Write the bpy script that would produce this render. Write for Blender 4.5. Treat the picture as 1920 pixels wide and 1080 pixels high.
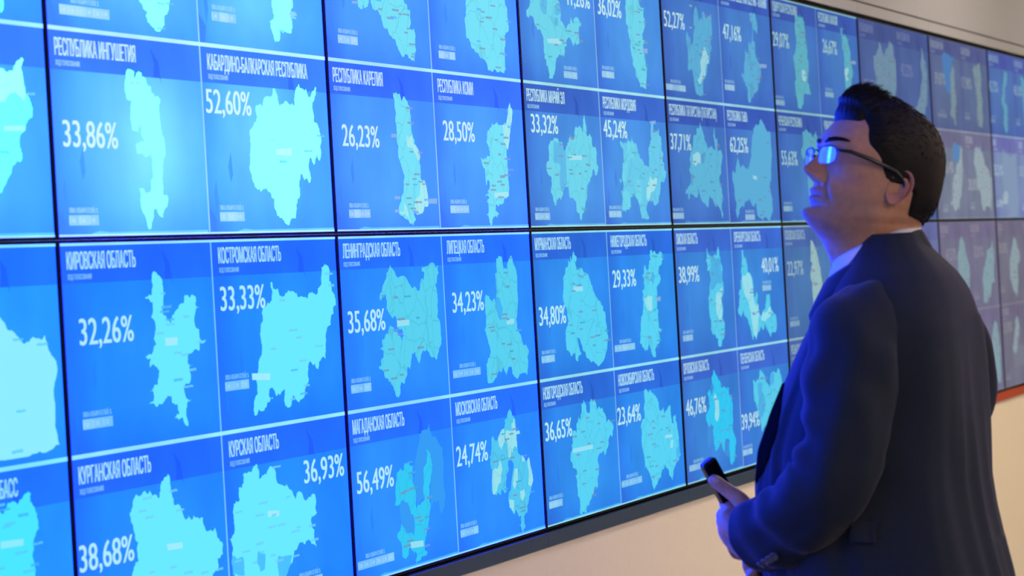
import bpy, bmesh, math, random
import numpy as np
from mathutils import Vector, Matrix, noise as mnoise

for o in list(bpy.data.objects):
    bpy.data.objects.remove(o, do_unlink=True)
S = bpy.context.scene
COL = S.collection

# ------------------------------------------------------------------ camera
SEAM = 1.60                       # height of the seam between the two rows of displays
CAM = Vector((-4.756, -2.3226, SEAM - 0.0816))
YAW, PIT, ROL, FPX = 1.25185, -0.00638, -0.05567, 6230.66
FW = Vector((math.sin(YAW) * math.cos(PIT), math.cos(YAW) * math.cos(PIT), math.sin(PIT)))
_r = Vector((math.cos(YAW), -math.sin(YAW), 0)); _u = _r.cross(FW)
RT = math.cos(ROL) * _r + math.sin(ROL) * _u
UP = -math.sin(ROL) * _r + math.cos(ROL) * _u
cd = bpy.data.cameras.new('camera'); cam = bpy.data.objects.new('camera', cd); COL.objects.link(cam)
M = Matrix((RT, UP, -FW)).transposed().to_4x4(); M.translation = CAM
cam.matrix_world = M
cd.sensor_width = 36; cd.lens = FPX / 1920 * 36; cd.clip_start = 0.05; cd.clip_end = 200
cd.dof.use_dof = True; cd.dof.focus_distance = 7.0; cd.dof.aperture_fstop = 8.5
S.camera = cam

# ------------------------------------------------------------------ world and view
w = bpy.data.worlds.new('world'); S.world = w; w.use_nodes = True
w.node_tree.nodes['Background'].inputs[0].default_value = (1.0, 0.86, 0.72, 1)
w.node_tree.nodes['Background'].inputs[1].default_value = 0.03
S.view_settings.view_transform = 'Standard'; S.view_settings.look = 'None'
S.view_settings.exposure = 0.0; S.view_settings.gamma = 1.0; S.view_settings.use_curve_mapping = False

LAMP_WARM = (1.0, 0.78, 0.55)
LAMP_ROOM = 44.0                   # radiance of the added ceiling light diffusers in the room
LAMP_WALL = 20.0                   # and of the row added to brighten the display wall

# ------------------------------------------------------------------ helpers
def lin(c):
    return tuple((v / 255 / 12.92) if v <= 10.3 else ((v / 255 + 0.055) / 1.055) ** 2.4 for v in c)

def mat(name, col, rough=0.6, metal=0.0, spec=0.5, bump=None, var=0.0, vscale=20, emit=None):
    m = bpy.data.materials.new(name); m.use_nodes = True
    nt = m.node_tree; b = nt.nodes['Principled BSDF']
    b.inputs['Base Color'].default_value = (*col, 1); b.inputs['Roughness'].default_value = rough
    b.inputs['Metallic'].default_value = metal; b.inputs['Specular IOR Level'].default_value = spec
    if var or bump:
        tc = nt.nodes.new('ShaderNodeTexCoord'); nz = nt.nodes.new('ShaderNodeTexNoise')
        nz.inputs['Scale'].default_value = vscale; nz.inputs['Detail'].default_value = 4
        nt.links.new(tc.outputs['Object'], nz.inputs['Vector'])
        if var:
            mx = nt.nodes.new('ShaderNodeMix'); mx.data_type = 'RGBA'
            mx.inputs['A'].default_value = (*[c * (1 - var) for c in col], 1)
            mx.inputs['B'].default_value = (*[min(1, c * (1 + var)) for c in col], 1)
            nt.links.new(nz.outputs['Fac'], mx.inputs['Factor']); nt.links.new(mx.outputs['Result'], b.inputs['Base Color'])
        if bump:
            bp = nt.nodes.new('ShaderNodeBump'); bp.inputs['Strength'].default_value = bump; bp.inputs['Distance'].default_value = 0.002
            nt.links.new(nz.outputs['Fac'], bp.inputs['Height']); nt.links.new(bp.outputs['Normal'], b.inputs['Normal'])
    if emit:
        b.inputs['Emission Color'].default_value = (*emit[0], 1); b.inputs['Emission Strength'].default_value = emit[1]
    return m

class MB:
    """collects verts / faces (with a colour per corner and a material slot) and links them as one mesh object"""
    def __init__(s): s.v = []; s.f = []; s.c = []; s.mi = []
    def poly(s, pts, col=(0, 0, 0), mi=0):
        n = len(s.v); s.v += [tuple(p) for p in pts]; s.f.append(tuple(range(n, n + len(pts))))
        s.c.append(col); s.mi.append(mi)
    def mesh(s, vs, fs, col=(0, 0, 0), mi=0):
        n = len(s.v); s.v += [tuple(p) for p in vs]
        for f in fs: s.f.append(tuple(i + n for i in f)); s.c.append(col); s.mi.append(mi)
    def box(s, a, b, col=(0, 0, 0), mi=0):
        (x0, y0, z0), (x1, y1, z1) = a, b
        vs = [(x0, y0, z0), (x1, y0, z0), (x1, y1, z0), (x0, y1, z0), (x0, y0, z1), (x1, y0, z1), (x1, y1, z1), (x0, y1, z1)]
        s.mesh(vs, [(0, 3, 2, 1), (4, 5, 6, 7), (0, 1, 5, 4), (1, 2, 6, 5), (2, 3, 7, 6), (3, 0, 4, 7)], col, mi)
    def build(s, name, mats, parent=None, smooth=False, color=False):
        me = bpy.data.meshes.new(name); me.from_pydata(s.v, [], s.f)
        for m in (mats if isinstance(mats, (list, tuple)) else [mats]): me.materials.append(m)
        me.polygons.foreach_set('material_index', s.mi)
        if smooth: me.polygons.foreach_set('use_smooth', [True] * len(s.f))
        if color:
            at = me.color_attributes.new('Col', 'FLOAT_COLOR', 'CORNER'); d = []
            for f, c in zip(s.f, s.c):
                for i in range(len(f)):
                    cc = c[i] if isinstance(c, list) else c
                    d += [cc[0], cc[1], cc[2], 1.0]
            at.data.foreach_set('color', d)
        me.update()
        o = bpy.data.objects.new(name, me); COL.objects.link(o)
        if parent: o.parent = parent
        return o

def empty(name, loc, rot=(0, 0, 0)):
    o = bpy.data.objects.new(name, None); COL.objects.link(o); o.location = loc; o.rotation_euler = rot
    o.empty_display_size = 0.1
    return o
def tag(o, label=None, cat=None, group=None, kind=None):
    if label: o['label'] = label
    if cat: o['category'] = cat
    if group: o['group'] = group
    if kind: o['kind'] = kind
    return o

# ------------------------------------------------------------------ room
W, H = 1.2126, 0.6834
ZB, ZT = SEAM - H, SEAM + H
X0, X1, Y0, CEIL = -9.0, 20.0, -7.0, 3.3
K0, K1 = -3, 9                                     # columns of displays K0 .. K1-1
M_wall = mat('painted_wall', (0.90, 0.84, 0.68), 0.75, bump=0.15, var=0.03, vscale=60)
M_upper = mat('painted_upper_wall', (0.33, 0.36, 0.42), 0.75, bump=0.1, var=0.02, vscale=40)
M_dark = mat('dark_trim', (0.022, 0.062, 0.120), 0.45, var=0.1)
M_orange = mat('orange_trim', (0.50, 0.075, 0.025), 0.5, var=0.06)
M_black = mat('black_gap', (0.006, 0.006, 0.007), 0.7)
M_groove = mat('groove', (0.10, 0.095, 0.09), 0.8)
M_floor = mat('carpet', (0.10, 0.10, 0.11), 0.9, bump=0.4, var=0.25, vscale=150)
M_ceil = mat('ceiling_paint', (0.75, 0.73, 0.70), 0.9, var=0.01)

def struct(name, mb, mats, **k):
    return tag(mb.build(name, mats, **k), kind='structure')
b = MB(); b.box((X0, Y0, -0.1), (X1, 0.4, 0)); struct('floor', b, M_floor)
b = MB(); b.box((X0, Y0, CEIL), (X1, 0.4, CEIL + 0.1)); struct('ceiling', b, M_ceil)
b = MB(); b.box((X0 - 0.1, Y0, 0), (X0, 0.4, CEIL)); struct('wall_left', b, M_wall)
b = MB(); b.box((X1, Y0, 0), (X1 + 0.1, 0.4, CEIL)); struct('wall_right', b, M_upper)
b = MB(); b.box((X0 - 0.1, Y0 - 0.1, 0), (X1 + 0.1, Y0, CEIL)); struct('wall_rear', b, M_wall)
# display wall: carcass behind the displays, cladding below, bulkhead above
b = MB(); b.box((X0, 0.12, 0), (X1, 0.4, CEIL)); struct('wall_carcass', b, M_black)
b = MB()
xs = [X0, K0 * W] + [k * W for k in (7, 9)] + [X1]
for i in range(len(xs) - 1):
    b.box((xs[i] + 0.0012, -0.004, 0), (xs[i + 1] - 0.0012, 0.11, ZB - 0.035))
struct('wall_lower', b, M_wall)
b = MB(); b.box((X0, 0.0, 0), (K0 * W - 0.02, 0.12, CEIL)); b.box((K1 * W + 0.02, 0.0, 0), (X1, 0.12, CEIL)); struct('wall_ends', b, M_wall)
zf = ZT + 0.010
b = MB()
for k in range(K0, K1):
    b.box((k * W + 0.0012, -0.006, zf), ((k + 1) * W - 0.0012, 0.11, zf + 0.036))
struct('trim_1', b, M_upper)
b = MB(); b.box((K0 * W, -0.001, zf + 0.036), (K1 * W, 0.11, zf + 0.042)); struct('trim_2', b, M_groove)
b = MB(); b.box((K0 * W, -0.006, zf + 0.042), (K1 * W, 0.12, CEIL)); struct('wall_upper', b, M_upper)
# ledge under the displays: dark part, then orange part
b = MB()
kk = [K0, -1, 0.0, 0.98, 1.98, 2.98, 3.98, 5.2]
for i in range(len(kk) - 1):
    x0, x1, y = kk[i] * W + 0.0008, kk[i + 1] * W - 0.0008, -0.012
    b.box((x0, y, ZB - 0.037), (x1, 0.1, ZB - 0.006))
struct('trim_3', b, M_dark)
b = MB()
for a_, c_ in ((5.2, 6.0), (6.0, 7.0), (7.0, 8.0), (8.0, 9.0)):
    b.box((a_ * W + 0.0008, -0.010, ZB - 0.037), (c_ * W - 0.0008, 0.1, ZB - 0.005))
struct('trim_4', b, M_orange)

# added ceiling lights, unseen above the picture, placed to light walls and man
M_diff = mat('diffuser', (0.8, 0.8, 0.8), 0.5, emit=(LAMP_WARM, LAMP_ROOM))
M_diff_wall = mat('diffuser_wall_row', (0.8, 0.8, 0.8), 0.5, emit=(LAMP_WARM, LAMP_WALL))
M_frame = mat('lamp_frame', (0.7, 0.7, 0.7), 0.4)
def added_ceiling_light(x, y, where, m):
    t = tag(empty('added_ceiling_light', (x, y, CEIL)), f'added warm ceiling light panel, unseen, {where}', 'ceiling light', 'added ceiling light panels')
    f = MB()
    for a, c in (((-.62, -.32, -.03), (.62, -.28, 0)), ((-.62, .28, -.03), (.62, .32, 0)), ((-.62, -.28, -.03), (-.58, .28, 0)), ((.58, -.28, -.03), (.62, .28, 0))):
        f.box(a, c)
    f.build('frame', M_frame, t)
    d = MB(); d.box((-.58, -.28, -.02), (.58, .28, -.005)); d.build('diffuser', m, t)
for y, wh, m, spots in ((-5.0, 'rear row', M_diff, ((-5.5, 'first'), (-1.5, 'second'), (2.5, 'third'), (6.5, 'fourth'), (10.5, 'fifth'))),
                        (-1.2, 'row along the display wall', M_diff_wall, ((4.5, 'first'), (7.5, 'second'), (10.5, 'third'), (13.5, 'fourth'), (16.5, 'fifth')))):
    for x, n in spots: added_ceiling_light(x, y, f'{n} from the left in the {wh}', m)

# ------------------------------------------------------------------ displays
# what each map tile shows: region outlines, turnout figure and key, in millimetres from the tile's lower left corner
TILES = {
 (-1, 1, 1): dict(m=[('m', [243,50,472,41,467,19,457,10,307,-7])]),
 (-1, 2, 1): dict(m=[('m', [197,218,247,247,345,258,416,267,446,266,466,260,484,262,496,273,505,280,518,285,525,282,514,269,520,252,525,229,539,218,547,208,544,193,522,183,515,171,494,152,502,135,498,124,457,102,428,78,412,75,324,85,221,107,181,162]), ('p', [416,267,446,266,466,260,484,262,496,273,505,280,518,285,525,282,514,269,520,252,525,229,521,218,493,230,470,227,455,215,410,216]), ('w', [446,177,516,179,515,171,445,170])]),
 (-1, 3, 1): dict(m=[('p', [202,223,304,234,399,225,445,200,473,183,503,193,532,187,545,194,556,170,580,152,582,136,565,106,563,52,575,21,481,13,373,11,253,9,176,65,157,156])]),
 (-1, 4, 1): dict(m=[('m', [166,264,285,290,371,271,385,285,421,282,448,296,465,297,463,282,485,253,487,238,473,228,461,202,466,168,427,126,305,133,178,173]), ('w', [358,231,433,228,432,218,356,220])]),
 (0, 1, 0): dict(m=[('m', [364,59,380,45,394,42,388,34,404,19,430,5,440,6,461,22,463,38,484,51,490,67,494,126,363,117])], l=(55, 19, 187, 14)),
 (0, 1, 1): dict(m=[('m', [348,94,355,65,332,55,344,31,353,17,370,19,379,37,435,37,442,48,435,74,450,100,475,153,339,144])], l=(61, 41, 110, 16)),
 (0, 2, 0): dict(m=[('m', [296,278,309,283,319,282,327,280,324,268,333,267,336,278,346,280,356,278,357,270,370,270,373,263,390,257,392,246,417,241,426,235,421,197,425,176,435,157,435,141,421,122,416,101,416,75,433,72,436,64,420,49,411,34,399,37,388,50,374,50,365,28,358,16,350,16,339,39,325,55,320,85,332,84,344,76,363,77,372,98,381,104,383,132,375,143,321,143,320,157,333,159,355,157,344,172,336,190,329,178,308,181,310,232,291,234])], p=('33,86%', 41, 147, 207, 47), l=(48, 23, 110, 17)),
 (0, 2, 1): dict(m=[('m', [208,192,222,198,240,207,247,218,241,235,250,238,275,236,278,245,294,256,324,258,329,272,338,271,349,258,358,238,366,244,386,250,429,241,437,266,457,284,474,275,494,275,501,263,516,262,525,273,542,282,545,279,534,261,523,252,523,214,544,208,550,196,557,182,551,152,545,141,538,142,532,152,519,141,512,132,504,138,498,147,489,140,484,127,494,108,482,98,471,107,459,103,450,115,443,115,433,76,418,67,409,45,403,31,381,35,371,19,361,20,331,32,306,49,305,67,283,80,257,87,242,81,223,87,205,105,196,123,201,147,209,168]), ('w', [326,159,403,162,401,148,327,149])], p=('52,60%', 12, 216, 206, 45), l=(49, 27, 111, 15)),
 (0, 3, 0): dict(m=[('m', [354,283,364,286,376,280,394,267,396,245,388,214,402,208,406,203,420,196,426,210,446,220,461,228,475,228,482,242,502,238,529,239,527,224,540,220,526,215,519,190,536,182,536,167,563,163,535,160,530,145,513,147,504,144,482,146,479,127,499,122,485,119,489,99,465,91,460,87,462,71,486,64,470,60,462,48,468,19,455,21,447,34,414,37,432,42,427,59,405,62,403,74,388,75,370,65,346,59,314,66,332,70,333,83,318,87,351,96,361,119,323,126,329,141,308,143,333,147,354,162,346,174,354,186,350,205,340,209,349,223,348,235,320,241,346,246]), ('w', [391,173,443,172,441,159,392,159])], p=('32,26%', 60, 171, 208, 47), l=(56, 38, 112, 13)),
 (0, 3, 1): dict(m=[('m', [263,255,274,255,275,243,297,245,304,231,316,228,332,235,348,240,365,237,390,232,396,225,440,222,445,229,472,231,494,231,497,240,516,248,521,279,559,279,557,252,566,249,568,232,582,221,587,203,571,202,571,189,556,184,553,170,532,162,525,141,517,105,482,101,476,87,465,90,459,99,437,104,427,97,425,70,408,60,402,43,370,30,357,36,344,46,334,30,311,24,303,28,305,57,279,49,261,48,246,64,231,63,227,51,248,46,224,39,198,25,155,19,155,41,164,53,175,58,173,78,180,94,186,108,191,119,207,137,201,164,218,188,221,212,244,219,265,223,271,238]), ('w', [153,95,239,91,237,79,153,83])], p=('33,33%', 27, 209, 200, 44), l=(29, 69, 108, 15)),
 (0, 4, 0): dict(m=[('m', [213,234,221,240,229,254,240,262,253,258,269,263,286,259,295,264,307,254,332,248,335,258,344,275,359,281,373,286,379,279,383,251,390,231,415,229,423,215,436,202,447,209,462,200,470,207,482,202,507,200,514,180,520,175,535,176,550,173,557,178,562,167,573,154,587,146,584,130,560,124,563,110,555,102,538,101,521,77,485,64,441,48,360,53,330,68,284,86,228,101,204,128,216,144,236,152,239,183,228,190,223,207,215,221]), ('w', [351,169,416,166,415,156,354,158])], p=('38,68%', 14, 154, 205, 45)),
 (0, 4, 1): dict(m=[('m', [8,154,33,160,34,179,32,198,38,211,51,216,66,216,64,238,79,236,87,260,102,260,112,263,130,265,139,271,154,272,160,246,176,252,194,252,219,265,232,261,239,242,266,227,304,216,318,203,327,196,334,207,358,205,367,193,380,189,395,195,412,199,425,196,422,174,429,163,419,158,403,158,396,150,410,132,410,114,416,97,392,106,377,116,360,109,322,106,305,100,292,81,269,72,257,59,212,42,160,38,122,52,72,52,21,73,18,102,22,130]), ('d', [18,121,66,115,69,96,69,81,16,87]), ('d', [137,119,168,110,162,85,141,81,129,98]), ('d', [226,100,273,97,294,97,286,82,260,61,226,64]), ('w', [190,186,244,182,242,172,191,175])], p=('36,93%', 372, 219, 200, 47), l=(320, 30, 118, 17)),
 (1, 1, 0): dict(m=[('m', [271,164,364,172,450,169,457,136,459,130,476,127,475,119,492,118,482,76,495,77,510,81,517,65,502,10,483,13,468,18,458,24,416,27,403,39,365,59,330,73,324,83,318,96,308,102,283,106,263,118,259,137]), ('m', [194,133,255,132,251,118,236,108,222,106,220,115,214,105,190,108,188,118]), ('l', [158,117,191,118,191,113,157,112])], l=(69, 30, 108, 16)),
 (1, 1, 1): dict(m=[('m', [257,192,375,210,497,199,519,176,518,167,529,158,531,135,536,116,525,103,502,94,504,75,496,45,497,18,485,10,472,11,442,6,433,11,416,17,406,9,389,14,371,13,342,35,333,39,325,37,311,47,289,49,278,56,270,54,262,67,237,77,234,103,232,120,240,122,244,147])], l=(49, 25, 106, 17)),
 (1, 2, 0): dict(m=[('m', [364,284,400,284,409,268,418,275,429,279,441,270,459,257,462,239,461,220,466,201,476,188,478,178,497,169,505,155,498,144,502,127,503,108,530,101,530,89,538,75,537,54,514,53,500,39,479,37,447,38,457,25,439,14,420,17,357,42,367,58,377,72,396,94,403,118,391,132,371,153,378,175,369,191,367,226,374,245,369,264]), ('p', [429,198,462,201,467,182,486,177,504,160,499,148,485,149,465,171,433,174,427,184]), ('p', [499,108,530,101,538,75,537,54,514,53,500,39,455,40,462,69,487,75]), ('p', [392,64,409,50,417,28,431,16,360,42,392,45]), ('l', [339,200,374,201,373,194,338,193]), ('l', [338,74,370,74,369,68,337,68]), ('l', [538,69,593,70,591,59,536,59]), ('l', [334,47,361,47,360,41,333,41])], p=('26,23%', 60, 169, 205, 44), l=(77, 31, 117, 14)),
 (1, 2, 1): dict(m=[('m', [378,236,390,233,433,234,451,235,479,238,494,259,511,286,515,276,527,271,521,246,500,215,480,179,469,190,469,167,470,145,471,112,475,99,468,76,452,70,439,72,415,57,402,58,385,56,372,60,370,46,394,38,363,31,345,25,336,11,330,11,320,30,305,37,322,41,324,60,314,64,332,71,303,77,334,81,322,88,339,95,338,109,324,111,320,100,312,100,312,119,312,135,288,158,318,160,325,156,352,163,344,187,334,195,340,214,363,226]), ('p', [453,236,479,238,494,259,511,286,515,276,527,271,521,246,500,215,480,179,467,190,457,195,455,217]), ('w', [364,83,466,86,466,75,370,72])], p=('28,50%', 47, 191, 202, 44), l=(69, 39, 121, 15)),
 (1, 3, 0): dict(m=[('m', [266,260,292,277,303,269,385,246,451,221,460,229,472,247,484,243,491,258,474,261,480,270,506,272,513,268,523,275,549,277,560,267,574,272,578,256,564,239,554,231,559,190,554,165,568,157,572,132,568,106,553,93,533,76,508,81,493,92,481,100,468,96,456,99,442,89,431,74,419,81,410,98,389,95,380,77,373,63,360,70,348,48,334,36,315,41,309,19,297,10,282,14,272,29,255,44,225,54,219,68,193,75,209,79,207,90,224,95,224,108,203,111,223,115,221,131,233,131,243,141,258,139,273,156,295,145,325,133,332,123,346,132,336,149,308,153,311,168,304,175,283,172,269,182,255,191,256,221,226,207,219,211,247,241,263,250]), ('w', [310,165,384,164,382,153,313,153])], p=('35,68%', 36, 147, 201, 46), l=(35, 32, 110, 16)),
 (1, 3, 1): dict(m=[('m', [357,279,371,284,389,285,399,266,402,256,415,257,424,254,439,273,457,285,469,279,476,263,493,247,494,221,486,166,472,141,474,124,494,108,509,88,550,69,539,34,529,15,488,21,463,12,441,15,424,23,422,37,400,39,383,22,367,34,359,40,349,30,332,35,316,25,288,12,268,7,253,11,249,31,249,53,275,66,282,80,269,103,258,120,251,126,262,142,260,165,268,201,290,200,309,186,328,193,331,185,343,202,344,221,342,247,356,251]), ('d', [337,193,364,194,382,169,368,143,347,151,329,174]), ('w', [400,145,459,144,453,133,403,133])], p=('34,23%', 45, 168, 203, 45), l=(27, 32, 180, 17)),
 (1, 4, 0): dict(m=[('g', [467,290,480,262,542,234,536,169,543,133,515,97,504,109,502,127,457,122,448,117,455,173,445,209,417,196,409,150,416,138,372,130,353,172,368,209,390,242,408,270,426,278,457,279]), ('g', [277,146,318,140,331,113,347,108,345,74,296,81,271,109,266,130]), ('e', [254,183,266,205,284,212,299,204,310,220,331,221,341,212,360,212,351,184,357,169,363,142,362,122,389,128,416,138,409,150,417,196,441,209,448,226,441,238,454,235,468,216,468,189,457,172,449,117,436,101,424,78,402,51,399,36,416,30,410,24,380,24,366,16,348,12,341,19,350,24,348,36,331,39,307,46,296,31,267,34,267,58,245,75,246,83,264,87,270,100,285,91,296,81,325,77,340,68,348,91,347,108,331,113,318,140,290,147,277,146,255,136,239,140,249,152]), ('w', [318,59,394,55,394,43,320,46])], p=('56,49%', 34, 177, 202, 46), l=(19, 32, 201, 17)),
 (1, 4, 1): dict(m=[('n', [381,285,390,288,405,274,417,267,425,264,425,237,455,233,428,230,430,203,433,187,454,181,471,176,478,166,496,166,508,173,513,159,521,144,531,132,528,116,518,108,501,90,489,77,474,51,448,45,450,30,457,24,443,17,437,9,426,24,410,29,428,33,431,48,409,53,395,69,384,55,368,66,352,73,347,92,353,105,374,123,386,144,398,159,393,170,375,177,361,175,362,154,343,147,335,126,339,112,332,108,308,117,298,106,281,111,258,110,242,113,245,144,249,165,238,179,237,193,253,213,256,234,266,238,273,230,293,226,307,235,344,247,355,260,352,267,365,269]), ('p', [298,229,344,247,346,223,319,203,303,212]), ('p', [356,244,381,240,395,241,388,201,375,180,363,184,363,211,349,228]), ('p', [397,255,421,267,425,237,455,233,428,230,429,203,406,205,391,192,390,214]), ('p', [249,165,287,165,303,182,316,160,302,134,280,125,258,110,242,113]), ('p', [492,165,508,173,521,144,529,121,515,109,491,113,500,135]), ('p', [350,89,385,86,386,56,368,66,352,73]), ('p', [402,156,423,152,419,130,393,110,382,122]), ('p', [428,105,459,105,465,91,450,81,429,88]), ('p', [454,180,473,174,478,166,456,167])], p=('24,74%', 16, 186, 200, 48), l=(18, 38, 116, 17)),
 (2, 1, 0): dict(m=[('m', [66,148,64,157,92,175,100,187,123,215,234,231,304,210,322,194,333,165,320,149,347,143,364,133,398,146,408,163,414,160,422,151,431,151,433,162,450,166,472,163,490,156,491,145,473,142,468,125,473,108,454,102,432,103,415,96,407,105,398,112,383,115,370,110,363,91,346,85,339,67,327,69,296,68,276,59,266,42,261,31,243,17,229,9,208,9,216,18,207,38,196,39,195,52,183,56,188,65,181,74,183,85,178,110,165,121,150,120,134,128,118,142,111,149,96,150,80,144]), ('d', [175,191,227,194,224,177,214,158,185,164,172,172]), ('d', [287,186,325,190,330,168,307,163,283,164]), ('d', [282,157,306,158,299,137,278,139]), ('w', [210,103,316,108,320,95,214,93])], p=('41,26%', 365, 190, 202, 47), l=(328, 16, 108, 17)),
 (2, 1, 1): dict(m=[('m', [286,233,298,274,349,287,401,263,407,229,430,219,443,223,448,220,442,199,455,194,450,176,430,159,417,154,422,139,446,136,439,129,422,127,422,117,432,105,438,73,448,64,442,46,433,29,430,13,409,14,393,17,375,15,375,27,356,36,339,51,337,63,318,70,321,84,312,93,306,108,310,131,297,144,289,155,290,169,278,170,277,188,276,210]), ('l', [417,117,463,118,461,106,418,105])], p=('36,02%', 29, 182, 201, 47), l=(38, 29, 106, 17)),
 (2, 2, 0): dict(m=[('m', [181,198,217,209,258,206,288,206,293,185,306,186,327,204,335,205,352,223,363,214,386,217,392,237,404,245,435,247,455,231,465,264,474,275,479,265,485,227,513,230,529,221,528,201,556,197,562,180,559,156,573,149,564,140,552,128,539,129,532,142,518,139,510,124,501,123,492,109,482,115,471,105,463,87,461,76,444,60,432,42,413,34,406,20,393,24,391,36,370,42,366,66,323,72,317,81,315,104,294,101,280,94,264,78,250,68,220,70,201,55,191,68,188,78,175,85,184,123,164,126,151,136,157,156,178,159,177,176]), ('d', [218,207,258,205,286,206,293,184,308,186,307,145,306,105,280,95,262,86,248,104,260,144,249,155,215,157,212,185]), ('w', [330,174,435,175,438,165,336,163])], p=('33,32%', 50, 221, 208, 44), l=(46, 22, 112, 15)),
 (2, 2, 1): dict(m=[('n', [160,210,172,218,194,210,223,211,237,228,239,214,264,217,272,234,279,217,307,212,315,202,322,188,339,174,354,172,372,161,381,158,417,157,420,173,418,201,432,209,440,223,451,225,459,266,480,266,476,246,512,247,524,256,526,240,541,236,547,217,544,200,559,189,549,174,563,166,562,146,579,141,571,129,553,118,516,112,506,89,490,64,463,58,452,55,438,61,435,69,409,68,382,62,369,44,389,21,364,19,344,24,329,22,316,33,310,50,289,72,266,80,246,76,226,75,227,58,231,50,201,47,180,38,166,43,147,46,156,64,155,83,147,93,162,93,173,104,174,107,163,126,177,148,190,164,187,197]), ('m', [229,214,283,216,277,173,245,170,216,173]), ('m', [180,164,219,165,209,137,200,115,174,110,163,126]), ('m', [284,121,316,130,331,105,334,72,306,58,271,80]), ('m', [161,88,187,99,226,75,226,53,166,45]), ('p', [416,131,488,129,480,114,418,89,404,69,378,65,378,89]), ('l', [445,272,500,275,498,267,449,265]), ('n', [137,123,148,120,156,122,147,108,142,115])], p=('45,24%', 21, 222, 202, 46), l=(33, 26, 108, 16)),
 (2, 3, 0): dict(m=[('m', [238,223,228,225,251,237,257,251,277,257,279,272,287,264,297,265,299,278,307,266,312,272,323,290,333,280,351,274,344,264,326,266,338,255,350,242,360,246,380,248,397,240,420,233,454,207,493,175,511,167,543,153,545,139,560,135,566,104,573,72,552,43,522,20,490,9,462,16,448,21,410,27,380,45,357,53,342,77,315,86,326,67,333,55,346,45,324,42,314,28,300,32,297,51,230,58,228,85,258,125,248,153,226,173,228,198]), ('w', [309,205,386,204,384,193,312,194])], p=('34,80%', 30, 120, 203, 45), l=(34, 36, 100, 16)),
 (2, 3, 1): dict(m=[('m', [381,283,402,278,406,272,425,281,481,279,494,274,492,260,505,258,487,256,485,245,462,241,447,223,466,207,447,195,422,187,423,162,411,132,427,129,424,83,456,77,427,74,421,44,392,39,379,30,383,4,358,8,344,19,322,44,308,30,286,29,261,41,241,51,252,77,265,115,284,130,294,154,287,163,298,171,291,181,312,189,311,210,299,220,314,225,317,240,326,247,338,232,360,236,367,254,381,257]), ('p', [305,162,379,165,373,133,333,128,309,147]), ('d', [397,227,419,214,393,195,372,212]), ('l', [412,163,457,162,454,151,415,151])], p=('29,33%', 28, 193, 200, 46), l=(16, 37, 180, 17)),
 (2, 4, 0): dict(m=[('m', [242,208,271,204,274,222,293,242,304,233,319,248,323,271,333,268,344,277,357,265,363,244,384,244,388,268,400,277,413,268,435,272,442,256,451,249,467,254,492,250,505,237,514,229,516,210,534,220,548,215,568,209,576,194,562,177,530,174,521,155,493,136,483,146,467,144,440,140,428,129,436,108,419,85,413,62,390,67,372,51,349,38,337,27,322,26,314,12,295,16,280,13,260,17,267,51,253,58,255,92,243,105,258,107,255,119,227,124,224,138,211,145,216,159,230,170,227,178,238,183]), ('w', [235,169,394,168,397,158,233,159])], p=('36,65%', 28, 198, 196, 48), l=(30, 45, 103, 18)),
 (2, 4, 1): dict(m=[('m', [254,272,291,266,329,262,365,249,387,215,423,221,439,204,461,214,477,222,490,223,492,196,497,174,512,172,516,192,535,195,546,166,552,146,556,114,563,86,542,74,499,61,486,49,470,29,445,44,439,60,412,73,390,64,367,44,320,30,298,18,286,30,272,52,247,72,240,83,224,74,225,102,217,121,207,148,213,163,208,182,219,194,250,203,245,226,257,241]), ('w', [423,149,497,146,495,139,426,140]), ('w', [479,132,504,132,489,110,470,114]), ('d', [524,108,555,111,556,89,523,81])], p=('23,64%', 4, 198, 200, 44), l=(11, 46, 181, 17)),
 (3, 1, 0): dict(m=[('n', [249,180,266,172,285,169,280,147,309,147,320,177,339,196,345,247,362,257,378,241,387,213,404,226,424,223,428,245,449,246,451,235,475,231,492,237,513,243,526,234,526,208,527,189,502,168,508,147,490,136,473,104,453,103,437,74,419,61,397,50,389,14,363,9,335,14,309,31,303,49,294,77,281,84,260,75,242,80,252,105,256,133,244,158]), ('p', [411,143,433,149,468,127,469,107,437,98,426,71,366,44,339,55,383,80,379,108,402,122]), ('l', [294,257,323,257,322,252,295,252]), ('l', [281,196,310,197,309,193,282,192])], p=('52,27%', 26, 183, 209, 41), l=(16, 18, 194, 19)),
 (3, 1, 1): dict(m=[('n', [349,266,426,271,430,260,438,217,425,215,415,223,398,227,387,226,381,192,401,188,395,158,436,134,456,114,450,91,434,70,419,70,411,49,386,41,362,39,350,24,308,7,282,19,285,45,247,69,222,84,229,93,251,89,272,130,285,164,300,154,313,148,325,186,343,187,347,178,369,191,381,226,379,243,356,245]), ('l', [441,127,529,129,526,118,444,116])], p=('47,16%', 32, 180, 207, 45), l=(24, 38, 110, 18)),
 (3, 2, 0): dict(m=[('m', [271,245,297,248,307,267,327,265,340,282,353,266,366,255,378,237,401,224,414,210,447,218,478,211,493,209,475,247,491,272,491,247,504,236,517,243,517,220,509,209,537,211,562,193,538,144,514,133,530,108,541,81,524,53,536,34,527,18,518,29,506,45,475,53,449,56,432,72,407,80,388,67,379,48,359,53,311,69,299,85,287,101,261,77,232,83,202,88,189,72,174,73,178,90,152,89,180,104,202,112,217,133,200,149,219,167,211,178,243,208]), ('d', [333,198,381,202,364,172,327,171]), ('d', [214,143,244,141,226,106,210,112]), ('p', [244,192,327,193,322,169,239,168])], p=('37,71%', 25, 201, 200, 41), l=(11, 20, 111, 15)),
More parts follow.
